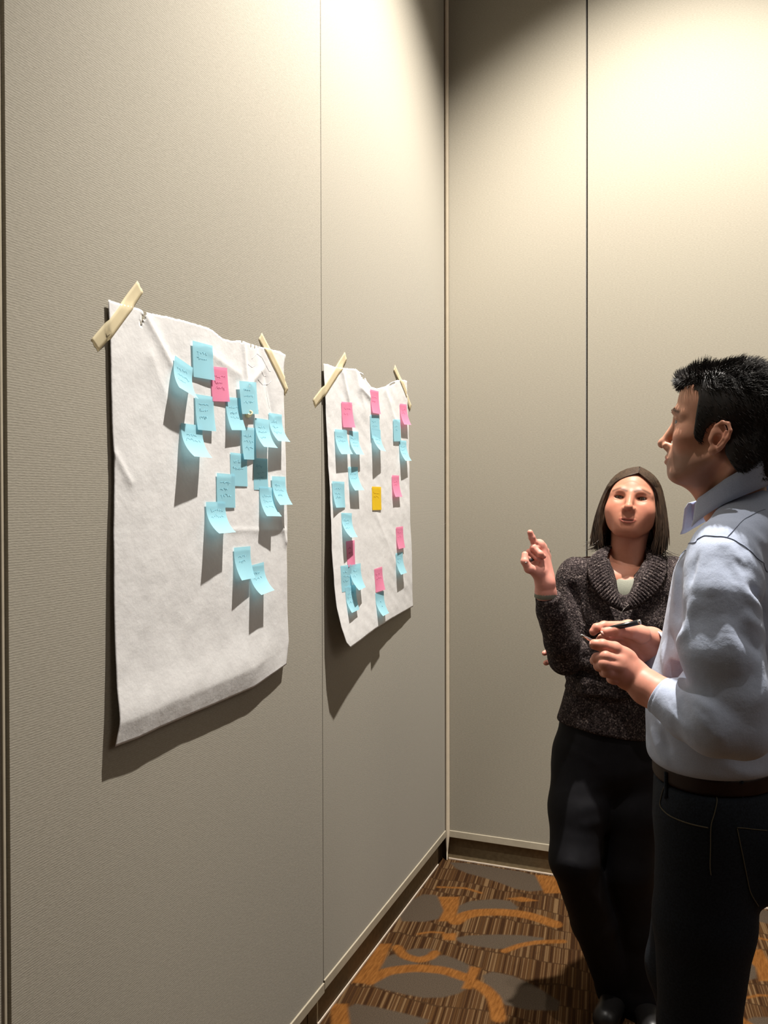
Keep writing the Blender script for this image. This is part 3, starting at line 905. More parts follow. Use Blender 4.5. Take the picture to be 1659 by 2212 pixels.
def note(si, c, y, z, rot, th1, tw, w, layer, label):
    ym, zm = y, z
    xs0 = 0.012
    for _ in range(3):
        xs0 = float(sheet_x(si, y, z)) + 0.0016 + 0.0011 * layer
        y = CAM[1] + (ym - CAM[1]) * (CAM[0] - xs0) / (CAM[0] - 0.012)
        z = CAM[2] + (zm - CAM[2]) * (CAM[0] - xs0) / (CAM[0] - 0.012)
    r = math.radians(rot)
    h = np.array([0, math.cos(r), math.sin(r)]); d = np.array([0, math.sin(r), -math.cos(r)]); ox = np.array([1.0, 0, 0])
    nv, nu = 14, 7
    s = np.linspace(0, 1, nv)
    # flat under the gum strip, then bending away
    bend = np.clip((s - 0.16) / 0.84, 0, 1)
    ang = math.radians(th1) * 1.16 * bend
    ds = NL / (nv - 1)
    out = np.concatenate([[0], np.cumsum(np.sin((ang[1:] + ang[:-1]) / 2) * ds)])
    dn = np.concatenate([[0], np.cumsum(np.cos((ang[1:] + ang[:-1]) / 2) * ds)])
    t = np.linspace(-0.5, 0.5, nu)
    top = np.array([xs0, y, z])
    def surf(a, i_s, lift=0.0):
        # a across (-.5 .. .5), i_s along (0 .. 1)
        o_ = np.interp(i_s, s, out); d_ = np.interp(i_s, s, dn)
        an = np.interp(i_s, s, ang)
        twist = 2 * tw * np.asarray(a) * np.asarray(i_s) ** 2
        p = top + np.multiply.outer(np.asarray(a) * w, h) + np.multiply.outer(d_, d) + np.multiply.outer(o_ + twist + abs(tw) * np.asarray(i_s) ** 2, ox)
        return p + lift * (np.multiply.outer(np.cos(an), ox) - np.multiply.outer(np.sin(an), d))
    A, S_ = np.meshgrid(t, s, indexing='ij')
    P = surf(A.ravel(), S_.ravel())
    P[:, 0] = np.maximum(P[:, 0], sheet_x(si, P[:, 1], P[:, 2]) + 0.0007 + 0.0006 * layer)
    i, j = np.meshgrid(np.arange(nu - 1), np.arange(nv - 1), indexing='ij')
    F = np.stack([i * nv + j, i * nv + j + 1, (i + 1) * nv + j + 1, (i + 1) * nv + j], -1).reshape(-1, 4)
    o = mesh_obj('sticky_note', P, F, {'b': M_BLUE, 'p': M_PINK, 'y': M_YEL}[c], origin=top)
    tag(o, label, 'sticky note', 'sticky notes on the left sheet' if si == 0 else 'sticky notes on the right sheet')
    # a few lines of faint handwriting
    nl = rng.randint(2, 4)
    pg = []
    for k in range(nl):
        if 'two small marks' in label:
            pts = [(0.0 + 0.03 * k, 0.38 + 0.2 * k), (0.05 + 0.03 * k, 0.43 + 0.2 * k)] if k < 2 else [(0, .5), (0.01, .5)]
            a_, s__ = np.array([p[0] for p in pts]), np.array([p[1] for p in pts])
        else:
            n_ = rng.randint(14, 26)
            a_ = np.linspace(-0.36 + 0.1 * rng.rand(), 0.05 + 0.3 * rng.rand(), n_) + 0.012 * rng.normal(size=n_)
            s__ = 0.25 + 0.17 * k + 0.05 * rng.rand() + 0.028 * rng.normal(size=n_)
        q_ = surf(a_, s__, 0.0003)
        q_[:, 0] = np.maximum(q_[:, 0], sheet_x(si, q_[:, 1], q_[:, 2]) + 0.0010 + 0.0006 * layer)
        pg.append(tube_geo(q_, 0.00026 if 'marks' not in label else 0.0011, 3))
    mesh_obj('handwriting', *join_geo(pg), {'b': M_INK, 'p': M_INKP, 'y': M_INKY}[c], o)
    return o
for n_ in NOTES: note(*n_)

# ------------------------------------------------------------------ people: shared builders
def skin_mat(name):
    t = NT(name)
    a = t.n('ShaderNodeAttribute', attribute_name='Col')
    co = t.coord()
    f = t.noise(co, 90.0, 4.0)
    col = t.mix(0.30, a.outputs['Color'], t.ramp(f, [(0.3, (0.80, 0.70, 0.66)), (0.7, (1.0, 1.0, 1.0))]), 'MULTIPLY')
    t.l(col, t.b.inputs['Base Color'])
    t.b.inputs['Roughness'].default_value = 0.46
    t.b.inputs['Specular IOR Level'].default_value = 0.22
    t.b.inputs['Subsurface Weight'].default_value = 0.16
    t.b.inputs['Subsurface Radius'].default_value = (0.010, 0.004, 0.002)
    t.b.inputs['Subsurface Scale'].default_value = 0.6
    t.bump(t.noise(co, 700.0, 2.0), 0.12, 0.0004)
    return t.m
def attr_mat(name, rough=0.5, spec=0.3):
    t = NT(name)
    a = t.n('ShaderNodeAttribute', attribute_name='Col')
    t.l(a.outputs['Color'], t.b.inputs['Base Color'])
    t.b.inputs['Roughness'].default_value = rough
    t.b.inputs['Specular IOR Level'].default_value = spec
    return t.m
def hair_mat(name, dark, light, rough=0.42):
    t = NT(name)
    f = t.noise(t.coord(scale=(1, 1, 0.25)), 160.0, 3.0)
    t.l(t.ramp(f, [(0.3, dark), (0.75, light)]), t.b.inputs['Base Color'])
    t.b.inputs['Roughness'].default_value = rough
    t.b.inputs['Specular IOR Level'].default_value = 0.45
    return t.m
M_SKIN = skin_mat('skin')
M_EYE = attr_mat('eye', 0.12, 0.6)

def eye_mesh(name, c, r, gaze, iris, parent):
    n, m = 20, 14
    V, Cc = [], []
    gaze = np.asarray(gaze, float); gaze /= np.linalg.norm(gaze)
    u = np.cross(gaze, [0, 0, 1.0]); u /= np.linalg.norm(u); w = np.cross(u, gaze)
    for i in range(m + 1):
        th = math.pi * (i / m) ** 1.35
        for j in range(n):
            ph = 2 * math.pi * j / n
            V.append(np.asarray(c) + r * (math.cos(th) * gaze + math.sin(th) * (math.cos(ph) * u + math.sin(ph) * w)))
            d = math.degrees(th)
            Cc.append((0.008, 0.006, 0.006) if d < 13 else (iris if d < 33 else ((0.03, 0.02, 0.015) if d < 37 else (0.22, 0.18, 0.16))))
    F = [(i * n + j, i * n + (j + 1) % n, (i + 1) * n + (j + 1) % n, (i + 1) * n + j) for i in range(m) for j in range(n)]
    return mesh_obj(name, V, F, M_EYE, parent, colors=np.array(Cc))

def ear(Fd, sx, x0, y0, z0, sc=1.0):
    def q(y, z, o=0.0):
        a = math.radians(14)
        yy, zz = y * math.cos(a) + z * math.sin(a), z * math.cos(a) - y * math.sin(a)
        return np.array([sx * (x0 + 0.004 + 0.38 * (yy * sc + 0.012) + o), y0 + yy * sc, z0 + zz * sc])
    Fd.ell(q(0, 0), (0.0055, 0.0155 * sc, 0.029 * sc), 0.004)
    Fd.cap(q(-0.010, -0.006, -0.002), q(-0.010, 0.008, -0.002), 0.008, k=0.006)
    hel = [(-0.011, 0.006), (-0.013, 0.019), (-0.005, 0.030), (0.007, 0.031), (0.016, 0.020), (0.0175, 0.005), (0.014, -0.009), (0.008, -0.019)]
    Fd.chain([q(a, b, 0.0025) for a, b in hel], 0.0036 * sc, 0.002)
    Fd.ell(q(-0.001, -0.026, 0.001), (0.0055, 0.0085 * sc, 0.0095 * sc), 0.004)
    Fd.ell(q(0.001, -0.006, 0.0065), (0.0075, 0.0085 * sc, 0.0115 * sc), 0.003, 's')
    Fd.cap(q(-0.002, 0.018, 0.0075), q(0.010, 0.014, 0.0075), 0.0042, k=0.003, op='s')
    Fd.chain([q(0.009, 0.016, 0.002), (q(0.0105, 0.002, 0.003)), q(0.006, -0.012, 0.003)], 0.003 * sc, 0.003)
    Fd.ell(q(-0.0115, -0.008, 0.004), (0.004, 0.0035, 0.006), 0.003)

def face_field(h, male, lo, hi, mouth_open=0.0012, lid=0.0042, cran=((0, 0.016, 0.034), (0.073, 0.094, 0.081))):
    """a head in its own frame: x to the person's left, y backwards, z up, eyes at z = 0"""
    Fd = Field(lo, hi, h)
    Fd.ell(*cran)
    if male: Fd.ell((0, -0.040, 0.042), (0.058, 0.043, 0.052), 0.035)
    else: Fd.ell((0, -0.027, 0.012), (0.0575, 0.0555, 0.068), 0.016)
    Fd.ell((0, -0.036, -0.022), (0.061, 0.047, 0.060), 0.025)
    if male:
        Fd.ell((0, -0.034, -0.070), (0.050, 0.046, 0.044), 0.022)
        Fd.ell((0, -0.066, -0.101), (0.021, 0.019, 0.015), 0.020)
        for s in (-1, 1):
            Fd.cap((s * 0.054, 0.006, -0.055), (s * 0.030, -0.060, -0.100), 0.014, 0.012, 0.028)
    else:
        Fd.ell((0, -0.029, -0.056), (0.0550, 0.050, 0.046), 0.026)
        Fd.ell((0, -0.064, -0.093), (0.023, 0.019, 0.015), 0.020)
        for s in (-1, 1):
            Fd.cap((s * 0.050, -0.004, -0.052), (s * 0.026, -0.058, -0.090), 0.014, 0.012, 0.030)
    for s in (-1, 1):
        if male:
            Fd.ell((s * 0.041, -0.058, -0.030), (0.021, 0.018, 0.020), 0.022)
            Fd.chain([(s * 0.008, -0.0812, 0.013), (s * 0.028, -0.0802, 0.018), (s * 0.047, -0.064, 0.014)], (0.008, 0.008, 0.007), 0.014)
            Fd.ell((s * 0.0315, -0.096, -0.002), (0.019, 0.0165, 0.0125), 0.010, 's')
        else:
            Fd.ell((s * 0.037, -0.054, -0.036), (0.026, 0.024, 0.026), 0.030)
            Fd.chain([(s * 0.008, -0.0705, 0.011), (s * 0.028, -0.0712, 0.015), (s * 0.047, -0.058, 0.013)], (0.0065, 0.0065, 0.006), 0.018)
            Fd.ell((s * 0.0315, -0.0925, -0.002), (0.0190, 0.0185, 0.0135), 0.009, 's')
        eb = 0.0 if male else 0.0048
        Fd.ell((s * 0.0315, -0.0700 + eb, 0.0), (0.0128, 0.0128, 0.0128), 0.007)
        Fd.cap((s * 0.021, -0.0815 + eb, 0.0065), (s * 0.042, -0.076 + eb, 0.0055), 0.0024, k=0.004)
        Fd.ell((s * (0.0335 if male else 0.0315), -0.0845 + eb, -0.0006), (0.0155 if male else 0.0146, 0.0135 if male else 0.0120, lid), 0.0015, 's')
    # nose
    if male:
        Fd.cap((0, -0.080, 0.008), (0, -0.1005, -0.038), 0.0075, 0.0092, 0.012)
        Fd.ell((0, -0.1040, -0.0440), (0.0098, 0.0105, 0.0092), 0.007)
        nz = -0.0485
    else:
        Fd.cap((0, -0.080, 0.008), (0, -0.0990, -0.028), 0.0072, 0.0092, 0.012)
        Fd.ell((0, -0.1030, -0.0325), (0.0108, 0.0102, 0.0092), 0.007)
        nz = -0.0370
    for s in (-1, 1):
        Fd.ell((s * 0.0122, -0.0930, nz + 0.0005), (0.0072, 0.0095, 0.0072), 0.005)
        Fd.ell((s * 0.0062, -0.1000, nz - 0.0068), (0.0034, 0.0050, 0.0042), 0.002, 's')
        Fd.cap((s * 0.0185, -0.0945, nz), (s * 0.030, -0.083, -0.066), 0.0014 if male else 0.0006, 0.0008, 0.010, 's')
    # mouth
    mz = -0.0680 if not male else -0.0735
    Fd.ell((0, -0.070, mz + 0.003), (0.029, 0.021, 0.024) if male else (0.034, 0.0185, 0.026), 0.018 if male else 0.026)
    yy = np.arange(-0.12, -0.05, 0.0005)
    def sy(x, z):                                    # where the bare face lies at (x, z)
        d = Fd.sample(np.stack([np.full(len(yy), x), yy, np.full(len(yy), z)], 1))
        w = np.where(d < 0)[0]
        return yy[w[0]] if len(w) else -0.08
    cu = 0.0012 if male else 0.0022                  # corners sit a little higher than the middle
    xs = np.array([-0.0225, -0.015, -0.0075, 0.0, 0.0075, 0.015, 0.0225])
    line = mz + cu * (np.abs(xs) / 0.0225) ** 1.5
    upz = line + np.array([0, 0.0022, 0.0040, 0.0034, 0.0040, 0.0022, 0])
    loz = line - np.array([0, 0.0034, 0.0054, 0.0060, 0.0054, 0.0034, 0])
    ys = [sy(x, z) for x, z in zip(xs, line)]
    upr = np.array([0.0006, 0.0026, 0.0034, 0.0032, 0.0034, 0.0026, 0.0006]) * (1.1 if male else 0.72)
    lor = np.array([0.0006, 0.0030, 0.0042, 0.0046, 0.0042, 0.0030, 0.0006]) * (1.15 if male else 0.72)
    Fd.chain([(x, sy(x, z) + r * 0.35 + 0.0016 * (abs(x) / 0.0225) ** 4, z) for x, z, r in zip(xs, upz, upr)], upr, 0.0035)
    Fd.chain([(x, sy(x, z) + r * 0.35 + 0.0016 * (abs(x) / 0.0225) ** 4, z) for x, z, r in zip(xs, loz, lor)], lor, 0.0035)
    Fd.chain([(x, y - 0.0015, z - 0.0006) for x, y, z in zip(xs[1:-1], ys[1:-1], line[1:-1])], (0.0008, mouth_open, mouth_open * 1.15, mouth_open, 0.0008), 0.001, 's')
    Fd.lips = ([(x, y - 0.002, z) for x, y, z in zip(xs, ys, upz)], [(x, y - 0.002, z) for x, y, z in zip(xs, ys, loz)], upr, lor)
    Fd.cap((-0.013, -0.0945, mz - 0.0155), (0.013, -0.0945, mz - 0.0155), 0.0028, k=0.007, op='s')
    Fd.cap((0, -0.1010, mz + 0.011), (0, -0.0990, mz + 0.022), 0.0016, k=0.005, op='s')
    return Fd, mz

def face_colors(V, lips, base, lip, blush, brow, male, stubble=None):
    C = np.tile(np.array(base, float), (len(V), 1))
    def blend(w, c):
        nonlocal C
        w = np.clip(w, 0, 1)[:, None]
        C = C * (1 - w) + np.array(c) * w
    front = V[:, 1] < -0.03
    for s in (-1, 1):
        d = np.linalg.norm(V - np.array([s * 0.043, -0.07, -0.034]), axis=1)
        blend(0.55 * np.exp(-(d / 0.022) ** 2), blush)
        b = [(s * 0.011, -0.090, 0.0165), (s * 0.030, -0.088, 0.0235), (s * 0.050, -0.070, 0.0175)]
        fl_ = np.array([1.0, 0.0, 1.0])
        d = np.minimum(dist_seg(V * fl_, np.array(b[0]) * fl_, np.array(b[1]) * fl_), dist_seg(V * fl_, np.array(b[1]) * fl_, np.array(b[2]) * fl_))
        blend((0.9 if male else 0.88) * np.exp(-(d / (0.0036 if male else 0.0044)) ** 2) * (V[:, 1] < -0.045), brow)
        # lash line and inner lid
        e = np.stack([(V[:, 0] - s * 0.0315) / 0.0138, (V[:, 2] + 0.0006) / 0.0056], 1)
        r = np.linalg.norm(e, axis=1)
        blend(0.65 * np.clip(1 - np.abs(r - 0.88) / 0.22, 0, 1) * front * (V[:, 2] > -0.004), (0.10, 0.05, 0.035))
    d = np.linalg.norm(V - np.array([0, -0.105, -0.041]), axis=1)
    blend(0.5 * np.exp(-(d / 0.012) ** 2), blush)
    up, lo_, upr, lor = lips
    near_lip = np.full(len(V), 1.0)
    for L_, R_ in ((up, upr), (lo_, lor)):
        e = np.min([dist_seg(V, L_[i], L_[i + 1]) - 0.5 * (R_[i] + R_[i + 1]) for i in range(len(L_) - 1)], axis=0)
        near_lip = np.minimum(near_lip, e)
        blend((0.45 if male else 0.75) * np.clip((0.0018 - e) / 0.0018, 0, 1), lip)
    mid = [tuple((np.array(a) + np.array(b)) / 2) for a, b in zip(up, lo_)]
    inside = np.min([dist_seg(V * np.array([1, 0, 1]), np.array(mid[i]) * np.array([1, 0, 1]), np.array(mid[i + 1]) * np.array([1, 0, 1])) for i in range(1, 5)], axis=0)
    blend(0.9 * np.clip(((0.0012 if male else 0.0021) - inside) / 0.0008, 0, 1) * (V[:, 1] < -0.05), (0.10, 0.025, 0.02))
    if stubble is not None:
        w = np.clip((-0.050 - V[:, 2]) / 0.02, 0, 1) * np.clip((0.02 - V[:, 1]) / 0.03, 0, 1) * np.clip((V[:, 2] + 0.128) / 0.012, 0, 1)
        blend(0.5 * w * np.clip((near_lip - 0.001) / 0.003, 0, 1), stubble)
    return C

def brow_strands(V_pts, n, Fd, length, out):
    """short hairs lying along a brow polyline, in head frame"""
    P = np.array(V_pts)
    t = rng.rand(n) * (len(P) - 1.001)
    i = t.astype(int); f = (t - i)[:, None]
    base = P[i] * (1 - f) + P[i + 1] * f + rng.normal(size=(n, 3)) * np.array([0.0006, 0.0004, 0.0014])
    d = P[i + 1] - P[i]; d /= np.linalg.norm(d, axis=1)[:, None]
    d = d + np.array([0, -0.02, 0.30]) * (1 - t / len(P))[:, None] + 0.10 * rng.normal(size=(n, 3))
    d /= np.linalg.norm(d, axis=1)[:, None]
    s = np.linspace(0, 1, 4)
    return base[:, None] + s[None, :, None] * d[:, None] * length + out * np.sin(s * np.pi)[None, :, None] * np.array([0, -1, 0])

def hand_field(W, palm, fingers, h, lo=None, hi=None):
    """W: chain of (point, radius) up the forearm; palm: list of (a, b, ra, rb) soft slabs; fingers: chains of (point, radius)"""
    allp = [p for p, r in W] + [p for f in fingers for p, r in f] + [q for s_ in palm for q in s_[:2]]
    allp = np.array(allp)
    Fd = Field(allp.min(0) - 0.05, allp.max(0) + 0.05, h)
    for i in range(len(W) - 1):
        Fd.cap(W[i][0], W[i + 1][0], W[i][1], W[i + 1][1], 0.012)
    for a, b, ra, rb in palm:
        Fd.cap(a, b, ra, rb, 0.010)
    D0 = Fd.D.copy()
    for f in fingers:
        G_ = Field(Fd.lo, Fd.lo + h * (Fd.n - 1), h)
        for i in range(len(f) - 1):
            G_.cap(f[i][0], f[i + 1][0], f[i][1], f[i + 1][1], 0.0025)
            if 0 < i:                                    # knuckle swell
                G_.ell(f[i][0], (f[i][1] * 1.05,) * 3, 0.002)
        n0 = tuple(min(a, b) for a, b in zip(G_.D.shape, Fd.D.shape))
        sl = tuple(slice(0, k) for k in n0)
        # fingers blend into the palm softly but stay apart from each other
        base = smin(D0[sl], G_.D[sl], 0.007)
        Fd.D[sl] = smin(Fd.D[sl], base, 0.0012)
    return Fd

def nail(name_parent, tip, axis, nrm, w, l, mat):
    """a small curved finger nail"""
    axis = np.asarray(axis, float); axis /= np.linalg.norm(axis)
    nrm = np.asarray(nrm, float); nrm = nrm - axis * (nrm @ axis); nrm /= np.linalg.norm(nrm)
    side = np.cross(axis, nrm)
    V, F = [], []
    n, m = 7, 6
    for i in range(m):
        v = i / (m - 1)
        for j in range(n):
            u = 2 * j / (n - 1) - 1
            ww = w * (1 - 0.25 * (2 * v - 1) ** 4) * math.sqrt(max(0.05, 1 - (0.55 * (1 - v)) ** 4))
            V.append(np.asarray(tip) + axis * (v - 1) * l + side * u * ww / 2 + nrm * (-(u * ww / 2) ** 2 / (w * 0.62) - 0.0004 * (1 if i in (0,) else 0)))
    for i in range(m - 1):
        for j in range(n - 1):
            F.append((i * n + j, i * n + j + 1, (i + 1) * n + j + 1, (i + 1) * n + j))
    o = mesh_obj('fingernail', V, F, mat, name_parent)
    sm = o.modifiers.new('thickness', 'SOLIDIFY'); sm.thickness = 0.0006; sm.offset = 0
    return o
M_NAIL = simple('nail', (0.74, 0.42, 0.35), 0.25, 0.5)

# ------------------------------------------------------------------ the woman: sweater, dark trousers, pointing hand
def head_frame(O, yaw_left, pitch, roll, toward):
    """axes of a head at O that faces the horizontal direction `toward`"""
    f = np.array([toward[0], toward[1], 0.0]); f /= np.linalg.norm(f)
    a = math.radians(yaw_left)
    f = np.array([f[0] * math.cos(a) - f[1] * math.sin(a), f[0] * math.sin(a) + f[1] * math.cos(a), 0])
    z = np.array([0, 0, 1.0]); p = math.radians(pitch)
    fw = f * math.cos(p) + z * math.sin(p); up = z * math.cos(p) - f * math.sin(p)
    left = np.cross(up, fw)
    r = math.radians(roll)
    up2 = up * math.cos(r) + left * math.sin(r); left2 = left * math.cos(r) - up * math.sin(r)
    return np.stack([left2, -fw, up2], 1)
M_SWEAT = NT('tweed_knit')
def _sweater():
    t = M_SWEAT
    co = t.coord()
    v = t.n('ShaderNodeTexVoronoi'); t.l(t.coord(scale=(1, 1, 0.6)), v.inputs['Vector']); v.inputs['Scale'].default_value = 260.0
    n1 = t.noise(co, 210.0, 3.0, 0.6)
    n2 = t.noise(co, 60.0, 2.0)
    f = t.math('ADD', t.math('MULTIPLY', n1, 0.8), t.math('MULTIPLY', n2, 0.25))
    col = t.ramp(f, [(0.40, (0.012, 0.009, 0.009)), (0.52, (0.038, 0.028, 0.028)), (0.60, (0.075, 0.058, 0.055)), (0.70, (0.27, 0.22, 0.20))])
    t.l(col, t.b.inputs['Base Color'])
    t.b.inputs['Roughness'].default_value = 0.9
    t.b.inputs['Specular IOR Level'].default_value = 0.12
    h = t.math('ADD', t.math('MULTIPLY', v.outputs['Distance'], -0.8), n1)
    t.bump(h, 0.9, 0.003)
    return t.m
M_SWEAT = _sweater()
M_TROU = simple('black_trousers', (0.006, 0.0055, 0.007), 0.65, 0.15, 0.0, 0.2, 30, 0.1)
M_UNDER = simple('grey_green_jersey', (0.25, 0.25, 0.20), 0.85, 0.1, 0.0, 0.08, 300, 0.2)
M_SHOE = simple('black_leather', (0.010, 0.009, 0.009), 0.4, 0.4)
M_WHAIR = hair_mat('brown_hair', (0.018, 0.0095, 0.005), (0.066, 0.037, 0.020), 0.42)

W_O = at(1366, 1087, 2.43)
W_M = head_frame(W_O, -4.0, 12.0, 5.0, CAM - W_O)
def wl_(p): return (np.asarray(p) - W_O) @ W_M            # world -> head frame
def ww_(p): return np.asarray(p) @ W_M.T + W_O            # head frame -> world
W_ROOT = np.array([at(1345, 1500, 2.42)[0], at(1345, 1500, 2.42)[1], 0.0])

Fd, mz = face_field(0.0017, False, (-0.155, -0.135, -0.30), (0.155, 0.14, 0.12), 0.0026, 0.0052, ((0, 0.018, 0.026), (0.0695, 0.086, 0.076)))
for s in (-1, 1): ear(Fd, s, 0.066, 0.012, -0.014, 0.95)
nb = wl_(at(1353, 1222, 2.425))
Fd.cap((0, 0.022, -0.055), nb, 0.047, 0.052, 0.016)
Fd.ell(wl_(at(1351, 1280, 2.385)), (0.074, 0.062, 0.064), 0.040)
Fd.cap(nb, wl_(at(1300, 1220, 2.43)), 0.040, 0.024, 0.02)
Fd.cap(nb, wl_(at(1406, 1222, 2.435)), 0.040, 0.024, 0.02)
for s in (-1, 1):
    Fd.cap((s * 0.042, 0.016, -0.075), wl_(at(1352 + s * 12, 1226, 2.385)), 0.007, 0.006, 0.02)
Vh, Fh = Fd.mesh(1)
SK = (0.50, 0.215, 0.138)
Ch = face_colors(Vh, Fd.lips, SK, (0.33, 0.085, 0.065), (0.52, 0.185, 0.125), (0.12, 0.06, 0.04), False)
Vh = ww_(Vh)

# pointing right hand (wrist up through the curled fingers)
def hz(a, b, t): return at(1100 + a * 0.09644, 1120 + b * 0.09644, t)
wrist = hz(805, 1440, 2.228)
Rw = [(at(1209, 1380, 2.302), 0.028), (at(1192, 1335, 2.262), 0.030), (hz(815, 1640, 2.235), 0.0255), (wrist, 0.0240)]
mcp = [hz(672, 590, 2.226), hz(728, 648, 2.244), hz(782, 745, 2.262), hz(812, 850, 2.278)]
palm = [(wrist, mcp[0], 0.020, 0.0120), (wrist, mcp[1], 0.020, 0.0125), (wrist, mcp[2], 0.021, 0.0125), (hz(830, 1300, 2.245), mcp[3], 0.021, 0.0120),
        (wrist, hz(640, 1190, 2.212), 0.020, 0.0185), (hz(700, 1150, 2.214), hz(700, 700, 2.232), 0.014, 0.011), (mcp[0], mcp[3], 0.012, 0.012)]
fing = [[(mcp[0], 0.0112), (hz(560, 535, 2.214), 0.0092), (hz(508, 425, 2.207), 0.0086), (hz(467, 312, 2.202), 0.0074)],
        [(mcp[1], 0.0112), (hz(545, 660, 2.205), 0.0092), (hz(690, 790, 2.194), 0.0083), (hz(765, 848, 2.200), 0.0074)],
        [(mcp[2], 0.0110), (hz(455, 755, 2.212), 0.0088), (hz(610, 885, 2.203), 0.0079), (hz(712, 952, 2.210), 0.0070)],
        [(mcp[3], 0.0105), (hz(420, 850, 2.250), 0.0082), (hz(560, 980, 2.236), 0.0073), (hz(660, 1020, 2.238), 0.0065)],
        [(hz(640, 1190, 2.212), 0.0165), (hz(440, 1120, 2.194), 0.0122), (hz(345, 960, 2.188), 0.0100), (hz(352, 810, 2.196), 0.0086)]]
FR = hand_field(Rw, palm, fing, 0.0014)
FR.ell(hz(570, 985, 2.212), (0.010, 0.016, 0.008), 0.006, 's')
FR.cap(hz(705, 545, 2.236), mcp[1], 0.0078, 0.011, 0.006)
Vr, Fr = FR.mesh(1)
# left hand, tucked behind the right elbow, two finger ends showing
lw = at(1268, 1428, 2.385)
Lw = [(at(1320, 1438, 2.32), 0.026), (at(1290, 1430, 2.338), 0.025), (lw, 0.0235)]
lm = [at(1236, 1413, 2.408), at(1234, 1424, 2.412), at(1235, 1434, 2.414), at(1238, 1443, 2.412)]
palm = [(lw, q, 0.018, 0.0115) for q in lm] + [(lm[0], lm[3], 0.0115, 0.0115)]
fing = [[(lm[0], 0.0105), (at(1206, 1406, 2.425), 0.0090), (at(1188, 1406, 2.420), 0.0082), (at(1176, 1411, 2.412), 0.0074)],
        [(lm[1], 0.0105), (at(1208, 1421, 2.428), 0.0090), (at(1193, 1427, 2.425), 0.0084), (at(1179, 1432, 2.415), 0.0075)],
        [(lm[2], 0.0105), (at(1212, 1431, 2.430), 0.0086), (at(1208, 1432, 2.405), 0.0078), (at(1214, 1433, 2.392), 0.0070)],
        [(lm[3], 0.0100), (at(1218, 1440, 2.425), 0.0080), (at(1214, 1440, 2.404), 0.0072), (at(1220, 1440, 2.394), 0.0064)],
        [(at(1255, 1416, 2.390), 0.0135), (at(1238, 1402, 2.392), 0.0112), (at(1226, 1397, 2.396), 0.0098), (at(1215, 1396, 2.400), 0.0085)]]
FL = hand_field(Lw, palm, fing, 0.0016)
Vl, Fl = FL.mesh(1)
# the rest of the body, under the clothes
hipR, hipL = at(1262, 1630, 2.43), at(1360, 1636, 2.44)
kneeR, kneeL = at(1240, 1856, 2.345), at(1352, 1870, 2.42)
ankR, ankL = at(1333, 2130, 2.50), at(1392, 2150, 2.46)
shR, shL = at(1244, 1250, 2.412), at(1462, 1252, 2.435)
elR, elL = at(1222, 1418, 2.345), at(1478, 1440, 2.36)
FB = Field(W_ROOT + np.array([-0.42, -0.36, -0.01]), W_ROOT + np.array([0.36, 0.33, 1.52]), 0.008)
FB.cap(shR, shL, 0.034, 0.034)
FB.ecap(at(1350, 1265, 2.405), at(1328, 1445, 2.41), (0.115, 0.065), (0.095, 0.065), CR, 0.03)
FB.ecap(at(1328, 1445, 2.41), at(1314, 1610, 2.43), (0.095, 0.065), (0.130, 0.090), CR, 0.03)
FB.cap(at(1353, 1222, 2.425), at(1352, 1250, 2.42), 0.045, 0.06, 0.03)
FB.chain([hipR, kneeR, ankR], (0.070, 0.045, 0.034), 0.02)
FB.chain([hipL, kneeL, ankL], (0.070, 0.045, 0.034), 0.02)
FB.chain([shR, elR, at(1209, 1380, 2.302)], (0.032, 0.030, 0.028), 0.01)
FB.chain([shL, elL, at(1320, 1438, 2.32)], (0.032, 0.030, 0.026), 0.01)
Vb, Fb = FB.mesh(1)
hcol = (0.68, 0.30, 0.235)
def hand_colors(V, tips, base=hcol, tipc=(0.72, 0.26, 0.20)):
    C = np.tile(np.array(base), (len(V), 1))
    for p in tips:
        w = np.exp(-(np.linalg.norm(V - p, axis=1) / 0.012) ** 2)[:, None] * 0.6
        C = C * (1 - w) + np.array(tipc) * w
    return C
Vw, Fw = join_q([(Vh, Fh), (Vr, Fr), (Vl, Fl), (Vb, Fb)])
wr_fade = np.clip((np.linalg.norm(Vr - wrist, axis=1) - 0.0) / 0.05, 0, 1)
Cr = hand_colors(Vr, [f[-1][0] for f in ([[(hz(467, 312, 2.202), 0)]])] + [hz(765, 848, 2.2), hz(352, 810, 2.196), hz(545, 660, 2.205)])
Cw = np.concatenate([Ch, Cr, hand_colors(Vl, [at(1184, 1412, 2.412), at(1188, 1429, 2.415)]), np.tile(np.array(SK), (len(Vb), 1))])
woman = mesh_obj('person', Vw, Fw, M_SKIN, origin=W_ROOT, colors=Cw)
tag(woman, 'woman in a dark tweed shawl collar sweater pointing up with one finger, facing the viewer', 'person')
nail(woman, hz(790, 868, 2.1955), hz(790, 868, 2.20) - hz(690, 790, 2.194), -CF - 0.2 * CR + 0.35 * CU, 0.0095, 0.011, M_NAIL)
nail(woman, hz(728, 968, 2.2055), hz(712, 952, 2.21) - hz(610, 885, 2.203), -CF - 0.2 * CR + 0.3 * CU, 0.0085, 0.010, M_NAIL)

gz = (at(1330, 1080, 1.2) - W_O) @ W_M
for s in (-1, 1):
    eye_mesh('eye', ww_((s * 0.0315, -0.0652, 0.0)), 0.0117, W_M @ np.array([-0.22, -1.0, -0.02]), (0.085, 0.05, 0.03), woman)
# teeth just showing between the parted lips
V, F = tube_geo(ww_([(-0.012, -0.086, mz - 0.0005), (-0.006, -0.0885, mz - 0.0005), (0, -0.089, mz - 0.0005), (0.006, -0.0885, mz - 0.0005), (0.012, -0.086, mz - 0.0005)]), 0.0022, 6)
mesh_obj('teeth', V, F, simple('tooth', (0.42, 0.30, 0.26), 0.35, 0.4), woman)

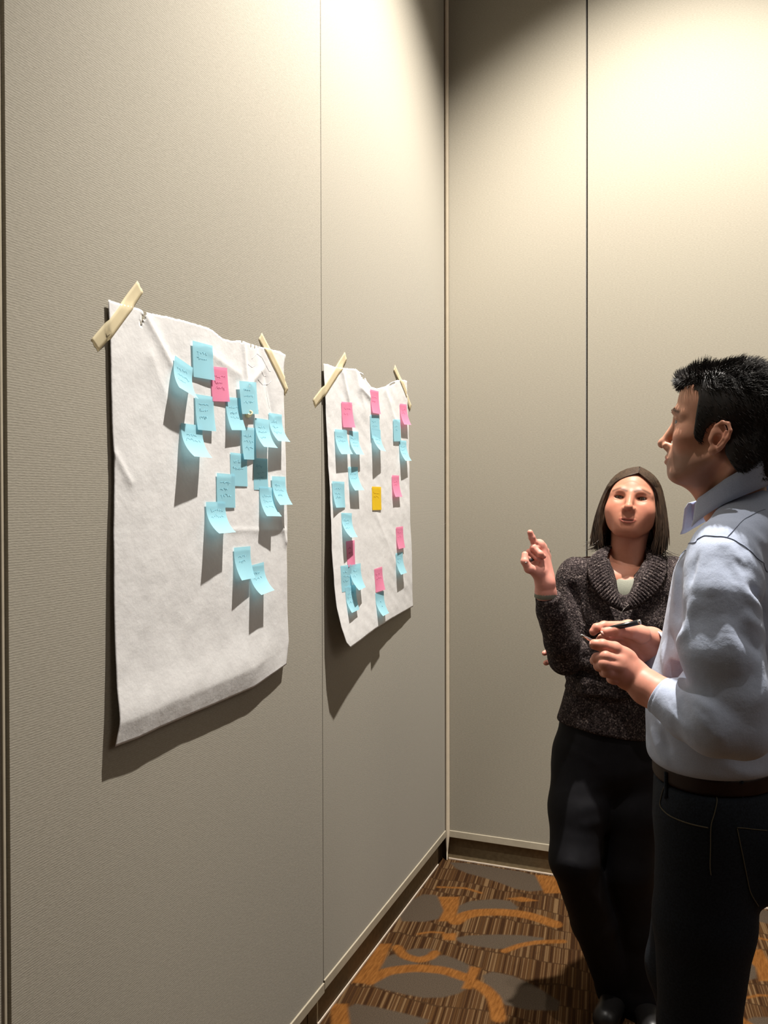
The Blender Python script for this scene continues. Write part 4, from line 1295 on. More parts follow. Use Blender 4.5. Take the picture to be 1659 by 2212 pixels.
# grey-green jersey under the sweater
FU = Field((-0.17, -0.14, -0.34), (0.17, 0.16, -0.08), 0.0024)
FU.ell(wl_(at(1351, 1285, 2.385)), (0.078, 0.0665, 0.072))
FU.ell(wl_(at(1348, 1330, 2.40)), (0.070, 0.074, 0.070), 0.03)
FU.ell(wl_(at(1352, 1196, 2.32)), (0.055, 0.13, 0.070), 0.004, 's')
V, F = FU.mesh(1)
mesh_obj('undershirt', ww_(V), F, M_UNDER, woman)

# sweater body and sleeves
FS = Field(at(1330, 1400, 2.40) + np.array([-0.30, -0.32, -0.34]), at(1330, 1400, 2.40) + np.array([0.34, 0.26, 0.26]), 0.0042)
FS.cap(shR, shL, 0.050, 0.050)
FS.cap(at(1302, 1212, 2.43), at(1254, 1238, 2.415), 0.036, 0.046, 0.03)
FS.cap(at(1403, 1212, 2.44), at(1452, 1238, 2.435), 0.036, 0.046, 0.03)
FS.ecap(at(1350, 1270, 2.405), at(1330, 1440, 2.41), (0.150, 0.106), (0.124, 0.098), CR, 0.03)
FS.ecap(at(1330, 1440, 2.41), at(1303, 1600, 2.425), (0.120, 0.094), (0.146, 0.110), CR, 0.035)
for x in (1306, 1386): FS.ell(at(x, 1350, 2.345), (0.056, 0.056, 0.056), 0.05)
FS.chain([shR, at(1232, 1330, 2.39), elR], (0.052, 0.053, 0.050), 0.022)
FS.chain([elR, at(1212, 1385, 2.305), at(1190, 1318, 2.255), at(1184, 1290, 2.238)], (0.049, 0.046, 0.0385, 0.0345), 0.010)
FS.chain([shL, elL, at(1370, 1450, 2.30), at(1283, 1428, 2.335)], (0.054, 0.048, 0.042, 0.037), 0.015)
# soft folds
for a, b, r in [((1236, 1268, 2.36), (1262, 1345, 2.335), 0.008), ((1254, 1268, 2.325), (1285, 1330, 2.295), 0.006), ((1215, 1300, 2.325), (1232, 1380, 2.315), 0.005)]:
    FS.cap(at(*a), at(*b), r, r * 0.5, 0.014, 's')
for y, r in ((1400, 0.010), (1428, 0.009), (1470, 0.011), (1490, 0.008)):
    FS.chain([at(1225, y - 8, 2.40), at(1265, y + 4, 2.325), at(1330, y + 12, 2.31), at(1390, y + 6, 2.32)], (r * 0.6, r, r, r * 0.6), 0.02)
FS.cap(at(1353, 1178, 2.310), at(1347, 1288, 2.270), 0.066, 0.030, 0.010, 's')
FS.cap(at(1353, 1200, 2.345), at(1348, 1270, 2.315), 0.050, 0.022, 0.010, 's')
FS.cap(at(1353, 1165, 2.42), at(1353, 1215, 2.41), 0.060, 0.062, 0.012, 's')
# cuff opening
cd = at(1184, 1290, 2.238) - at(1190, 1318, 2.255); cd /= np.linalg.norm(cd)
sl_, g_ = FS.sub(at(1184, 1275, 2.235) - 0.07, at(1184, 1275, 2.235) + 0.07, 0)
dpl = (-((g_[0] - at(1184, 1284, 2.2385)[0]) * cd[0] + (g_[1] - at(1184, 1284, 2.2385)[1]) * cd[1] + (g_[2] - at(1184, 1284, 2.2385)[2]) * cd[2])).astype(np.float32)
FS.D[sl_] = np.maximum(FS.D[sl_], -dpl)
hemn = np.cross(at(1384, 1591, 2.41) - at(1209, 1559, 2.41), CF); hemn *= -np.sign(hemn[2])
FS.plane_cut(at(1300, 1575, 2.41), hemn, 0.006)
V, F = FS.mesh(2)
V = V + 0.0018 * noise3(V, 60, 5)[:, None] * 0.6
mesh_obj('sweater', V, F, M_SWEAT, woman)
# hem rib, slightly drawn in, and the grey cuff of the jersey
V, F = tube_geo([hz(818, 1735, 2.2375), hz(815, 1640, 2.2345), hz(812, 1570, 2.2325)], [0.0305, 0.0288, 0.0280], 24, False)
o = mesh_obj('jersey_cuff', V, F, M_UNDER, woman); sm = o.modifiers.new('thickness', 'SOLIDIFY'); sm.thickness = 0.0015

# ribbed shawl collar: from the point of the V up around the neck and back down
inn = [(1344, 1306, 2.272), (1331, 1282, 2.282), (1318, 1250, 2.300), (1312, 1222, 2.330), (1313, 1196, 2.375), (1325, 1180, 2.43), (1352, 1174, 2.465), (1384, 1180, 2.43), (1396, 1198, 2.375), (1391, 1226, 2.335), (1377, 1256, 2.303), (1362, 1284, 2.284), (1347, 1308, 2.272)]
out = [(1343, 1320, 2.270), (1312, 1304, 2.276), (1287, 1277, 2.290), (1272, 1247, 2.318), (1272, 1212, 2.368), (1300, 1196, 2.455), (1352, 1196, 2.50), (1410, 1198, 2.455), (1438, 1214, 2.368), (1437, 1250, 2.325), (1414, 1283, 2.294), (1384, 1307, 2.278), (1346, 1321, 2.270)]
def spline(P, n):
    P = np.asarray(P, float); m = len(P)
    t = np.linspace(0, m - 1, n); i = np.clip(t.astype(int), 0, m - 2); f = (t - i)[:, None]
    g = lambda k: P[np.clip(k, 0, m - 1)]
    p0, p1, p2, p3 = g(i - 1), g(i), g(i + 1), g(i + 2)
    return 0.5 * (2 * p1 + (p2 - p0) * f + (2 * p0 - 5 * p1 + 4 * p2 - p3) * f ** 2 + (3 * p1 - p0 - 3 * p2 + p3) * f ** 3)
ns = 420
I_, O_ = spline([at(*p) for p in inn], ns), spline([at(*p) for p in out], ns)
ctr = at(1352, 1215, 2.41)
rows = []
nr = 62
rib = np.sin(np.linspace(0, nr * 2 * np.pi, ns))
Tn = np.gradient((I_ + O_) / 2, axis=0); Tn /= np.linalg.norm(Tn, axis=1)[:, None]
Nn = np.cross(O_ - I_, Tn); Nn /= np.linalg.norm(Nn, axis=1)[:, None]
sgn = np.sign(((Nn) * (((I_ + O_) / 2) - ctr)).sum(1)); sgn = np.where(sgn == 0, 1, sgn)
Nn = Nn * sgn[:, None]
kk = 12
for w in np.linspace(0, 1, kk):
    e = math.sin(math.pi * w) ** 0.6
    rows.append(I_ * (1 - w) + O_ * w + Nn * (0.008 * e + 0.0026 * rib * e)[:, None])
P = np.stack(rows, 1)
V = P.reshape(-1, 3)
i, j = np.meshgrid(np.arange(ns - 1), np.arange(kk - 1), indexing='ij')
F = np.stack([i * kk + j, i * kk + j + 1, (i + 1) * kk + j + 1, (i + 1) * kk + j], -1).reshape(-1, 4)
o = mesh_obj('shawl_collar', V, F, M_SWEAT, woman); sm = o.modifiers.new('thickness', 'SOLIDIFY'); sm.thickness = 0.004; sm.offset = 0
# thin cord hanging from under the collar
V, F = tube_geo(spline([at(1358, 1306, 2.262), at(1346, 1318, 2.262), at(1338, 1332, 2.264), at(1335, 1346, 2.266)], 14), 0.0008, 5)
mesh_obj('cord', V, F, simple('cord', (0.30, 0.27, 0.24), 0.7, 0.2), woman)

# trousers
FT = Field(W_ROOT + np.array([-0.42, -0.34, 0.0]), W_ROOT + np.array([0.36, 0.33, 0.93]), 0.0052)
FT.ecap(at(1306, 1545, 2.42), at(1312, 1640, 2.43), (0.128, 0.096), (0.152, 0.112), CR)
FT.chain([hipR, at(1250, 1745, 2.39), kneeR, at(1283, 1990, 2.42), ankR, at(1340, 2158, 2.505)], (0.090, 0.083, 0.066, 0.063, 0.060, 0.062), 0.02)
FT.chain([hipL, at(1360, 1745, 2.42), kneeL, at(1378, 2000, 2.44), ankL, at(1394, 2175, 2.462)], (0.092, 0.090, 0.080, 0.062, 0.060, 0.062), 0.02)
for a, b, r in [((1228, 1588, 2.33), (1290, 1625, 2.32), .007), ((1222, 1612, 2.33), (1300, 1660, 2.32), .008), ((1210, 1716, 2.31), (1300, 1700, 2.32), .007), ((1245, 1755, 2.31), (1300, 1740, 2.32), .006), ((1250, 1785, 2.30), (1305, 1775, 2.325), .007), ((1207, 1866, 2.28), (1255, 1872, 2.272), .009), ((1255, 1872, 2.272), (1304, 1845, 2.30), .008), ((1300, 1870, 2.30), (1375, 1960, 2.35), .008), ((1262, 1905, 2.30), (1310, 1990, 2.35), .008)]:
    pa, pb = FT.hit(a[0], a[1], 2.0, 2.8), FT.hit(b[0], b[1], 2.0, 2.8)
    if pa is not None and pb is not None: FT.fold([pa, (pa + pb) / 2 + 0.006 * CU, pb], r * 0.9, 0.011)
FT.plane_cut(W_ROOT + np.array([0, 0, 0.022]), (0, 0, -1))
FT.plane_cut(at(1300, 1562, 2.41), -hemn, 0.004)
V, F = FT.mesh(2)
mesh_obj('trousers', V, F, M_TROU, woman)
for a, d in ((ankR, (-0.15, -1, 0)), (ankL, (0.25, -1, 0))):
    d = np.array(d, float); d /= np.linalg.norm(d)
    b0 = np.array([a[0], a[1], 0.0]) + d * 0.02
    Fsh = Field(b0 - 0.2, b0 + 0.2, 0.005)
    Fsh.cap(b0 - d * 0.06 + (0, 0, 0.040), b0 + d * 0.11 + (0, 0, 0.034), 0.038, 0.036)
    Fsh.cap(b0 - d * 0.03 + (0, 0, 0.05), b0 - d * 0.03 + (0, 0, 0.10), 0.038, 0.034, 0.03)
    Fsh.plane_cut((0, 0, 0.002), (0, 0, -1))
    V, F = Fsh.mesh(1)
    mesh_obj('shoe', V, F, M_SHOE, woman)

# hair: a bob parted a little to her left
FH = Field((-0.14, -0.11, -0.16), (0.14, 0.14, 0.125), 0.0028)
FH.ell((0, 0.019, 0.026), (0.0730, 0.0895, 0.0785))
for s in (-1, 1):
    FH.ecap((s * 0.062, 0.020, 0.02), (s * 0.082, 0.018, -0.085), (0.024, 0.052), (0.018, 0.045), (1, 0, 0), 0.02)
FH.ecap((0, 0.075, 0.0), (0, 0.085, -0.09), (0.065, 0.030), (0.072, 0.026), (1, 0, 0), 0.02)
FH.ell((0.003, -0.097, -0.010), (0.0620, 0.085, 0.096), 0.006, 's')
FH.ell((0, -0.060, -0.10), (0.060, 0.085, 0.07), 0.008, 's')
FH.ell((0, -0.02, -0.10), (0.056, 0.08, 0.07), 0.008, 's')
V, F = FH.mesh(1)
hv = [(ww_(V), F)]
nst = 3400
sd = np.where(rng.rand(nst) < 0.5, -1.0, 1.0)
af = np.radians(58) + (math.pi - np.radians(58)) * rng.rand(nst) ** 1.15         # angle round the head from the face
uu = np.clip((af - np.radians(58)) / (math.pi - np.radians(58)) + 0.05 * rng.normal(size=nst), 0, 1)
P0 = np.stack([0.014 - 0.010 * uu + sd * 0.0005, -0.064 + 0.128 * uu, 0.076 + 0.035 * np.sin(np.pi * np.clip(0.75 * uu, 0, 1)) ** 0.8], 1)
zs = np.array([0.035, 0.010, -0.015, -0.04, -0.065, -0.085, -0.105, -0.120])
RX = np.array([0.081, 0.090, 0.097, 0.102, 0.105, 0.105, 0.101, 0.094]); RY = np.array([0.097, 0.101, 0.101, 0.099, 0.097, 0.095, 0.091, 0.086])
lay = rng.rand(nst) ** 2 * 0.012
pts = []
cen = np.array([0.0, 0.016, 0.024])
Pe = np.stack([sd * (RX[0] - lay) * np.sin(af), 0.016 - (RY[0] - lay) * np.cos(af), np.full(nst, zs[0])], 1)
# face side locks start their fall further out along the hairline
for s_ in np.linspace(0, 1, 8)[:-1]:
    d0, d1 = P0 - cen, Pe - cen
    r0, r1 = np.linalg.norm(d0, axis=1), np.linalg.norm(d1, axis=1)
    d = d0 / r0[:, None] * (1 - s_) + d1 / r1[:, None] * s_
    d[:, 1] -= 0.16 * math.sin(math.pi * s_) * np.clip(1.9 - af, 0, 1) * (1 - 0.3 * s_)
    d /= np.linalg.norm(d, axis=1)[:, None]
    # keep outside the skull
    q = np.sqrt((d[:, 0] / 0.0765) ** 2 + (d[:, 1] / 0.094) ** 2 + (d[:, 2] / 0.0865) ** 2)
    r = np.maximum(r0 * (1 - s_) + r1 * s_, 1 / q) + 0.002 * math.sin(math.pi * s_)
    pts.append(cen + d * r[:, None])
endz = -0.116 + 0.008 * rng.normal(size=nst) - 0.012 * (af < 1.6)
wv = rng.normal(size=(nst, 2))
flip = np.where(rng.rand(nst) < 0.08, 0.012, -0.006)
for k in range(len(zs)):
    f = k / (len(zs) - 1)
    z = zs[0] + (endz - zs[0]) * f
    rx = np.interp(-z, -zs, RX) - lay; ry = np.interp(-z, -zs, RY) - lay
    x = sd * (rx + flip * f ** 4) * np.sin(af) + 0.0018 * f * wv[:, 0]
    y = 0.016 - (ry + flip * f ** 4) * np.cos(af) + 0.0018 * f * wv[:, 1]
    pts.append(np.stack([x, y, z], 1))
S = np.stack(pts, 1)
for _ in range(5): S[:, 1:-1] = 0.25 * S[:, :-2] + 0.5 * S[:, 1:-1] + 0.25 * S[:, 2:]
hv.append(strands_geo(ww_(S), 0.0011 + 0.0004 * rng.rand(nst), 0.5, 4))
# ends turned out over the shoulders
for side, base, tip in ((-1, (-0.075, 0.03, -0.10), (-0.100, 0.012, -0.142)), (1, (0.075, 0.03, -0.10), (0.112, 0.012, -0.142))):
    n = 34
    b = np.array(base) + rng.normal(size=(n, 3)) * np.array([0.012, 0.018, 0.012])
    e = np.array(tip) + rng.normal(size=(n, 3)) * np.array([0.016, 0.018, 0.008])
    mid = (b + e) / 2 + np.array([side * -0.014, 0, -0.012])
    s_ = np.linspace(0, 1, 7)[None, :, None]
    S = b[:, None] * (1 - s_) ** 2 + 2 * mid[:, None] * s_ * (1 - s_) + e[:, None] * s_ ** 2
    hv.append(strands_geo(ww_(S), 0.0012, 0.2, 4))
V, F = join_q([(np.asarray(v), np.asarray(f)) for v, f in hv])
mesh_obj('hair', V, F, M_WHAIR, woman)

# her pen
M_PENB = simple('black_pen_barrel', (0.012, 0.011, 0.012), 0.25, 0.5)
M_CHROME = simple('pen_metal', (0.62, 0.60, 0.58), 0.22, 0.5, 1.0)
def pen(a, b, r, label, silver_at_a=0.18, silver_at_b=0.0, clip=None):
    a, b = np.asarray(a), np.asarray(b)
    root = empty('pen', (a + b) / 2)
    tag(root, label, 'pen')
    s = [0, .02, silver_at_a, silver_at_a, 1 - silver_at_b, 1 - silver_at_b, .98, 1]
    P = lambda t: a + (b - a) * t
    mesh_obj('barrel', *tube_geo([P(silver_at_a), P(0.5), P(1 - silver_at_b)], [r, r, r], 12), M_PENB, root)
    mesh_obj('tip', *tube_geo([P(0), P(0.03), P(silver_at_a)], [r * 0.25, r * 0.5, r * 1.02], 12), M_CHROME, root)
    if silver_at_b > 0:
        mesh_obj('end_cap', *tube_geo([P(1 - silver_at_b), P(0.99), P(1)], [r * 1.02, r * 1.0, r * 0.7], 12), M_CHROME, root)
    else:
        mesh_obj('end_cap', *tube_geo([P(0.985), P(1.0), P(1.02)], [r * 0.98, r * 0.8, r * 0.5], 12), M_PENB, root)
    if clip is not None:
        n = np.asarray(clip, float)
        mesh_obj('clip', *tube_geo([P(0.72) + n * r * 1.7, P(0.85) + n * r * 1.8, P(0.95) + n * r * 1.6, P(0.97) + n * r * 0.9], [r * .28] * 4, 8), M_CHROME, root)
    return root
pen(hz(362, 992, 2.176), hz(885, 738, 2.292), 0.0046, 'pen with a silver tip gripped in the pointing woman\'s fist', 0.16)

# ------------------------------------------------------------------ the man: pale blue shirt, jeans, seen from his left
M_SHIRT = NT('pale_blue_shirt')
def _shirt():
    t = M_SHIRT
    co = t.coord()
    f = t.noise(t.coord(scale=(1, 1, 1)), 700.0, 2.0)
    t.l(t.ramp(f, [(0.3, (0.37, 0.42, 0.55)), (0.7, (0.46, 0.51, 0.64))]), t.b.inputs['Base Color'])
    t.b.inputs['Roughness'].default_value = 0.8
    t.b.inputs['Specular IOR Level'].default_value = 0.2
    t.b.inputs['Sheen Weight'].default_value = 0.1
    h = t.math('ADD', t.math('MULTIPLY', t.noise(co, 55.0, 3.0), 1.0), t.math('MULTIPLY', f, 0.1))
    t.bump(h, 0.30, 0.004)
    return t.m
M_SHIRT = _shirt()
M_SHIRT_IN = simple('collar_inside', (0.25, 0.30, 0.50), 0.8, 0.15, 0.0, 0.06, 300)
M_JEAN = simple('dark_denim', (0.010, 0.013, 0.019), 0.8, 0.15, 0.0, 0.35, 260, 0.4)
M_STITCH = simple('jean_stitch', (0.11, 0.095, 0.065), 0.8, 0.1)
M_BELT = simple('brown_belt', (0.020, 0.008, 0.0045), 0.5, 0.25, 0.0, 0.2, 40)
M_SEAM = simple('shirt_seam', (0.23, 0.26, 0.34), 0.9, 0.1)
M_BUT = simple('button', (0.5, 0.5, 0.52), 0.3, 0.5)
M_MHAIR = hair_mat('dark_hair', (0.006, 0.0045, 0.004), (0.020, 0.013, 0.010), 0.6)

a_ = math.radians(9)
M_FW = np.array([-math.cos(a_), math.sin(a_), 0.0])
M_LF = np.cross([0, 0, 1.0], M_FW)
M_N = at(1592, 1105, 1.66)
def B(l, b, z):                                  # left, back, height -> world
    p = np.array([M_N[0], M_N[1], 0.0]) + l * M_LF - b * M_FW
    return np.array([p[0], p[1], z])
M_ROOT = B(0, -0.05, 0.0)
H_M = head_frame(np.zeros(3), 0.0, 9.0, 0.0, M_FW)
H_O = at(1463.6, 911, 1.612) - H_M @ np.array([0.0315, -0.077, 0.0])
def hl_(p): return (np.asarray(p) - H_O) @ H_M
def hw_(p): return np.asarray(p) @ H_M.T + H_O

Fd, mz = face_field(0.0017, True, (-0.105, -0.135, -0.235), (0.105, 0.15, 0.135), 0.0006, 0.0044)
for s in (-1, 1): ear(Fd, s, 0.0705, 0.009, -0.024, 0.95)
nb = hl_(at(1592, 1112, 1.665))
Fd.cap((0, 0.030, -0.045), nb, 0.052, 0.055, 0.016)
Fd.cap((0, -0.030, -0.092), hl_(at(1560, 1090, 1.668)), 0.030, 0.038, 0.022)
for s in (-1, 1): Fd.cap((s * 0.046, 0.034, -0.070), nb + np.array([s * 0.010, -0.045, -0.01]), 0.007, 0.007, 0.014)
Vh, Fh = Fd.mesh(1)
SKM = (0.56, 0.29, 0.195)
Ch = face_colors(Vh, Fd.lips, SKM, (0.40, 0.15, 0.12), (0.58, 0.23, 0.16), (0.022, 0.014, 0.010), True, (0.20, 0.125, 0.095))
for s in (-1, 1):
    d = np.linalg.norm(Vh - np.array([s * 0.080, 0.02, -0.018]), axis=1)
    w = 0.45 * np.exp(-(d / 0.025) ** 2)[:, None]
    Ch = Ch * (1 - w) + np.array((0.60, 0.22, 0.15)) * w
Vh = hw_(Vh)

def mh(a, b, t): return at(1230 + a * 0.12658, 1310 + b * 0.12658, t)
# near (left) hand: thumb on top, fingers curled under
wl2 = mh(1090, 1180, 1.590)
Lw = [(at(1475, 1532, 1.520), 0.034), (at(1438, 1508, 1.545), 0.0325), (mh(1330, 1390, 1.570), 0.0305), (wl2, 0.0285)]
m4 = [mh(850, 935, 1.572), mh(868, 1050, 1.566), mh(890, 1160, 1.570), mh(945, 1255, 1.580)]
palm = [(wl2, q, 0.0245, 0.0135) for q in m4] + [(m4[0], m4[3], 0.0130, 0.0125), (wl2, mh(930, 860, 1.585), 0.022, 0.0165), (mh(1010, 1060, 1.590), mh(900, 1000, 1.590), 0.022, 0.018)]
fing = [[(m4[0], 0.0125), (mh(610, 862, 1.560), 0.0108), (mh(470, 885, 1.578), 0.0098), (mh(425, 925, 1.600), 0.0086)],
        [(m4[1], 0.0128), (mh(600, 985, 1.556), 0.0110), (mh(505, 1015, 1.580), 0.0098), (mh(545, 1010, 1.602), 0.0086)],
        [(m4[2], 0.0124), (mh(660, 1115, 1.560), 0.0105), (mh(600, 1120, 1.584), 0.0094), (mh(650, 1085, 1.604), 0.0084)],
        [(m4[3], 0.0118), (mh(755, 1240, 1.570), 0.0095), (mh(715, 1235, 1.590), 0.0085), (mh(765, 1195, 1.606), 0.0076)],
        [(mh(990, 890, 1.588), 0.0180), (mh(765, 730, 1.578), 0.0138), (mh(560, 665, 1.572), 0.0115), (mh(428, 648, 1.574), 0.0098)]]
FLm = hand_field(Lw, palm, fing, 0.0015)
Vl, Fl = FLm.mesh(1)
# far (right) hand: index and thumb pinching a pen
wr2 = mh(1400, 590, 1.775)
Rw = [(at(1470, 1425, 1.80), 0.030), (at(1425, 1402, 1.788), 0.028), (wr2, 0.0260)]
m4 = [mh(1010, 352, 1.752), mh(1010, 470, 1.770), mh(1035, 600, 1.782), mh(1085, 720, 1.788)]
palm = [(wr2, q, 0.0235, 0.0130) for q in m4] + [(m4[0], m4[3], 0.0125, 0.0125), (wr2, mh(1180, 470, 1.745), 0.020, 0.017), (mh(1360, 720, 1.785), mh(1180, 880, 1.785), 0.020, 0.014)]
fing = [[(m4[0], 0.0125), (mh(590, 335, 1.735), 0.0102), (mh(465, 368, 1.728), 0.0094), (mh(408, 430, 1.728), 0.0085)],
        [(m4[1], 0.0125), (mh(650, 510, 1.768), 0.0102), (mh(560, 545, 1.752), 0.0092), (mh(520, 570, 1.738), 0.0083)],
        [(m4[2], 0.0120), (mh(720, 640, 1.780), 0.0098), (mh(640, 620, 1.762), 0.0088), (mh(640, 570, 1.746), 0.0080)],
        [(m4[3], 0.0112), (mh(830, 820, 1.786), 0.0090), (mh(900, 860, 1.772), 0.0080), (mh(960, 830, 1.762), 0.0072)],
        [(mh(1240, 480, 1.738), 0.0180), (mh(1040, 425, 1.722), 0.0140), (mh(800, 408, 1.714), 0.0116), (mh(612, 440, 1.714), 0.0098)],
        [(mh(1160, 900, 1.775), 0.0095), (mh(1215, 968, 1.768), 0.0080)]]
FRm = hand_field(Rw, palm, fing, 0.0016)
Vr, Fr = FRm.mesh(1)
# body under the clothes
shN, shF = B(0.172, 0.0, 1.405), B(-0.172, 0.0, 1.405)
elN, elF = at(1600, 1568, 1.452), B(-0.215, -0.03, 1.115)
FB = Field(M_ROOT + np.array([-0.50, -0.36, -0.01]), M_ROOT + np.array([0.30, 0.40, 1.50]), 0.008)
FB.cap(shN, shF, 0.040)
FB.ecap(B(0, -0.02, 1.34), B(0, -0.03, 1.08), (0.150, 0.090), (0.140, 0.095), M_LF, 0.04)
FB.ecap(B(0, -0.03, 1.08), B(0, -0.04, 0.93), (0.140, 0.095), (0.140, 0.098), M_LF, 0.04)
FB.cap(at(1592, 1112, 1.665), B(0, 0, 1.38), 0.055, 0.07, 0.03)
hipN, hipF = B(0.085, -0.035, 0.90), B(-0.085, -0.035, 0.90)
kneN, kneF = B(0.090, -0.055, 0.49), B(-0.095, -0.120, 0.50)
ankN, ankF = B(0.095, 0.0, 0.09), B(-0.10, -0.04, 0.09)
FB.chain([hipN, kneN, ankN], (0.075, 0.050, 0.038), 0.02)
FB.chain([hipF, kneF, ankF], (0.075, 0.050, 0.038), 0.02)
FB.chain([shN, elN, at(1475, 1532, 1.520)], (0.045, 0.038, 0.032), 0.01)
FB.chain([shF, elF, at(1470, 1425, 1.80)], (0.045, 0.038, 0.033), 0.01)
Vb, Fb = FB.mesh(1)
Vm, Fm = join_q([(Vh, Fh), (Vl, Fl), (Vr, Fr), (Vb, Fb)])
hm = (0.64, 0.285, 0.205)
Cm = np.concatenate([Ch, hand_colors(Vl, [mh(428, 648, 1.574), mh(425, 925, 1.6)], hm, (0.66, 0.25, 0.18)), hand_colors(Vr, [mh(408, 430, 1.728), mh(612, 440, 1.714)], (0.62, 0.28, 0.20), (0.68, 0.24, 0.18)), np.tile(np.array(SKM), (len(Vb), 1))])
man = mesh_obj('person', Vm, Fm, M_SKIN, origin=M_ROOT, colors=Cm)
tag(man, 'dark haired man in a pale blue shirt and jeans, in profile, holding two pens', 'person')
ax = mh(428, 648, 1.574) - mh(560, 665, 1.572)
nail(man, mh(345, 640, 1.570), ax, -0.75 * CF - 0.3 * CR + 0.25 * CU, 0.0120, 0.012, M_NAIL)
ax = mh(612, 440, 1.714) - mh(800, 408, 1.714)
nail(man, mh(535, 432, 1.7085), ax, 0.85 * CU - 0.5 * CF, 0.0125, 0.014, M_NAIL)

for s in (-1, 1):
    eye_mesh('eye', hw_((s * 0.0315, -0.0700, 0.0)), 0.0117, H_M @ np.array([0.05, -1.0, 0.12]), (0.05, 0.035, 0.025), man)
    bp = [(s * 0.009, -0.0915, 0.0150), (s * 0.022, -0.0925, 0.0195), (s * 0.036, -0.0860, 0.0225), (s * 0.050, -0.0720, 0.0170)]
    S = brow_strands(bp, 220, None, 0.0058, 0.0002)
    mesh_obj('eyebrow', *strands_geo(hw_(S), 0.00022, 0.3), M_MHAIR, man)

# hair: short sides, brushed-up top
FH = Field((-0.10, -0.12, -0.12), (0.10, 0.145, 0.150), 0.0024)
FH.ell((0, 0.020, 0.036), (0.0785, 0.100, 0.088))
FH.ell((0, -0.056, 0.080), (0.050, 0.040, 0.022), 0.02)
FH.cap((0, 0.080, -0.02), (0, 0.066, -0.090), 0.050, 0.036, 0.02)
for s in (-1, 1):
    FH.ell((s * 0.052, -0.028, 0.020), (0.0195, 0.032, 0.060), 0.015)
    FH.ell((s * 0.052, 0.044, -0.035), (0.0215, 0.034, 0.048), 0.015)
X, Y, Z = FH.ax[0][:, None, None], FH.ax[1][None, :, None], FH.ax[2][None, None, :]
hair_low = lambda y: np.interp(y, [-0.14, -0.041, -0.038, -0.022, -0.018, -0.006, 0.008, 0.016, 0.022, 0.042, 0.10], [0.064, 0.058, -0.036, -0.042, -0.010, 0.004, 0.004, -0.008, -0.050, -0.076, -0.090])
FH.D = np.maximum(FH.D, np.broadcast_to((hair_low(Y) - Z) * 0.8, FH.D.shape).astype(np.float32))
V, F = FH.mesh(2)
hv = [(hw_(V), F)]
cen = np.array([0, 0.020, 0.036])
pick = rng.randint(0, len(V), 15000)
base = V[pick] + rng.normal(size=(15000, 3)) * 0.0008
ea = 0.003
nrm = np.stack([FH.sample(base + ea * e_) - FH.sample(base - ea * e_) for e_ in np.eye(3)], 1)
nrm /= np.linalg.norm(nrm, axis=1)[:, None] + 1e-9
ok_ = ((nrm * (base - cen)).sum(1) > 0.02) & (base[:, 2] > hair_low(base[:, 1]) - 0.001)
base, nrm = base[ok_], nrm[ok_]
base = base - nrm * 0.0015
top = np.clip((base[:, 2] - 0.055) / 0.035, 0, 1)
frt = np.clip((-0.005 - base[:, 1]) / 0.05, 0, 1)
cl = noise3(base, 110, 4); cl2 = noise3(base, 95, 9); cl3 = noise3(base, 240, 12)
dirn = nrm * (0.22 + 0.55 * top)[:, None] + np.stack([0.35 * cl * top, (0.75 - 1.05 * top * frt - 0.3 * top) + 0.35 * cl2 * top, -0.75 * (1 - top) + 0.35 * top * (0.6 + cl3)], 1)
dirn += 0.12 * rng.normal(size=base.shape)
dirn /= np.linalg.norm(dirn, axis=1)[:, None]
ln = (0.0085 + 0.0095 * top + 0.003 * top * frt) * (0.7 + 0.5 * rng.rand(len(base))) * (1 + 0.25 * cl)
curl = np.stack([0.25 * cl2, 0.7 * top + 0 * cl, 0.35 - 0.8 * top * (1 - frt)], 1)
s_ = np.linspace(0, 1, 5)[None, :, None]
S = base[:, None] + s_ * (dirn * ln[:, None])[:, None] + s_ ** 2 * (curl * ln[:, None] * 0.4)[:, None]
hv.append(strands_geo(hw_(S), 0.00055 + 0.0003 * rng.rand(len(base)), 0.2, 3))
V, F = join_q([(np.asarray(v), np.asarray(f)) for v, f in hv])
mesh_obj('hair', V, F, M_MHAIR, man)

# shirt
FS = Field(M_ROOT + np.array([-0.50, -0.36, 0.93]), M_ROOT + np.array([0.30, 0.40, 1.56]), 0.0040)
FS.cap(shN - np.array([0, 0, 0.004]), shF - np.array([0, 0, 0.004]), 0.052)
for s in (-1, 1): FS.cap(B(s * 0.045, 0.015, 1.462), B(s * 0.160, 0.0, 1.415), 0.050, 0.050, 0.03)
for s in (-1, 1): FS.cap(B(s * 0.045, 0.045, 1.478), B(s * 0.11, 0.03, 1.440), 0.042, 0.042, 0.04)
FS.ecap(B(0, 0.0, 1.33), B(0, -0.035, 1.10), (0.178, 0.120), (0.165, 0.125), M_LF, 0.04)
FS.ecap(B(0, -0.035, 1.10), B(0, -0.040, 1.015), (0.165, 0.125), (0.168, 0.130), M_LF, 0.04)
FS.chain([shF, B(-0.205, -0.02, 1.27), elF], (0.060, 0.064, 0.056), 0.02)
FS.chain([elF, at(1480, 1428, 1.81), at(1418, 1408, 1.785)], (0.056, 0.052, 0.042), 0.012)
FS.cap(B(0.155, 0.0, 1.410), B(0.178, 0.0, 1.372), 0.054, 0.062, 0.02)
FS.chain([B(0.178, -0.002, 1.372), at(1562, 1290, 1.484), at(1558, 1410, 1.470), at(1588, 1510, 1.460), elN], (0.062, 0.063, 0.067, 0.065, 0.056), 0.016)
FS.chain([elN, at(1545, 1562, 1.452), at(1490, 1537, 1.502), at(1452, 1515, 1.532), at(1436, 1507, 1.545)], (0.055, 0.056, 0.051, 0.039, 0.036), 0.012)
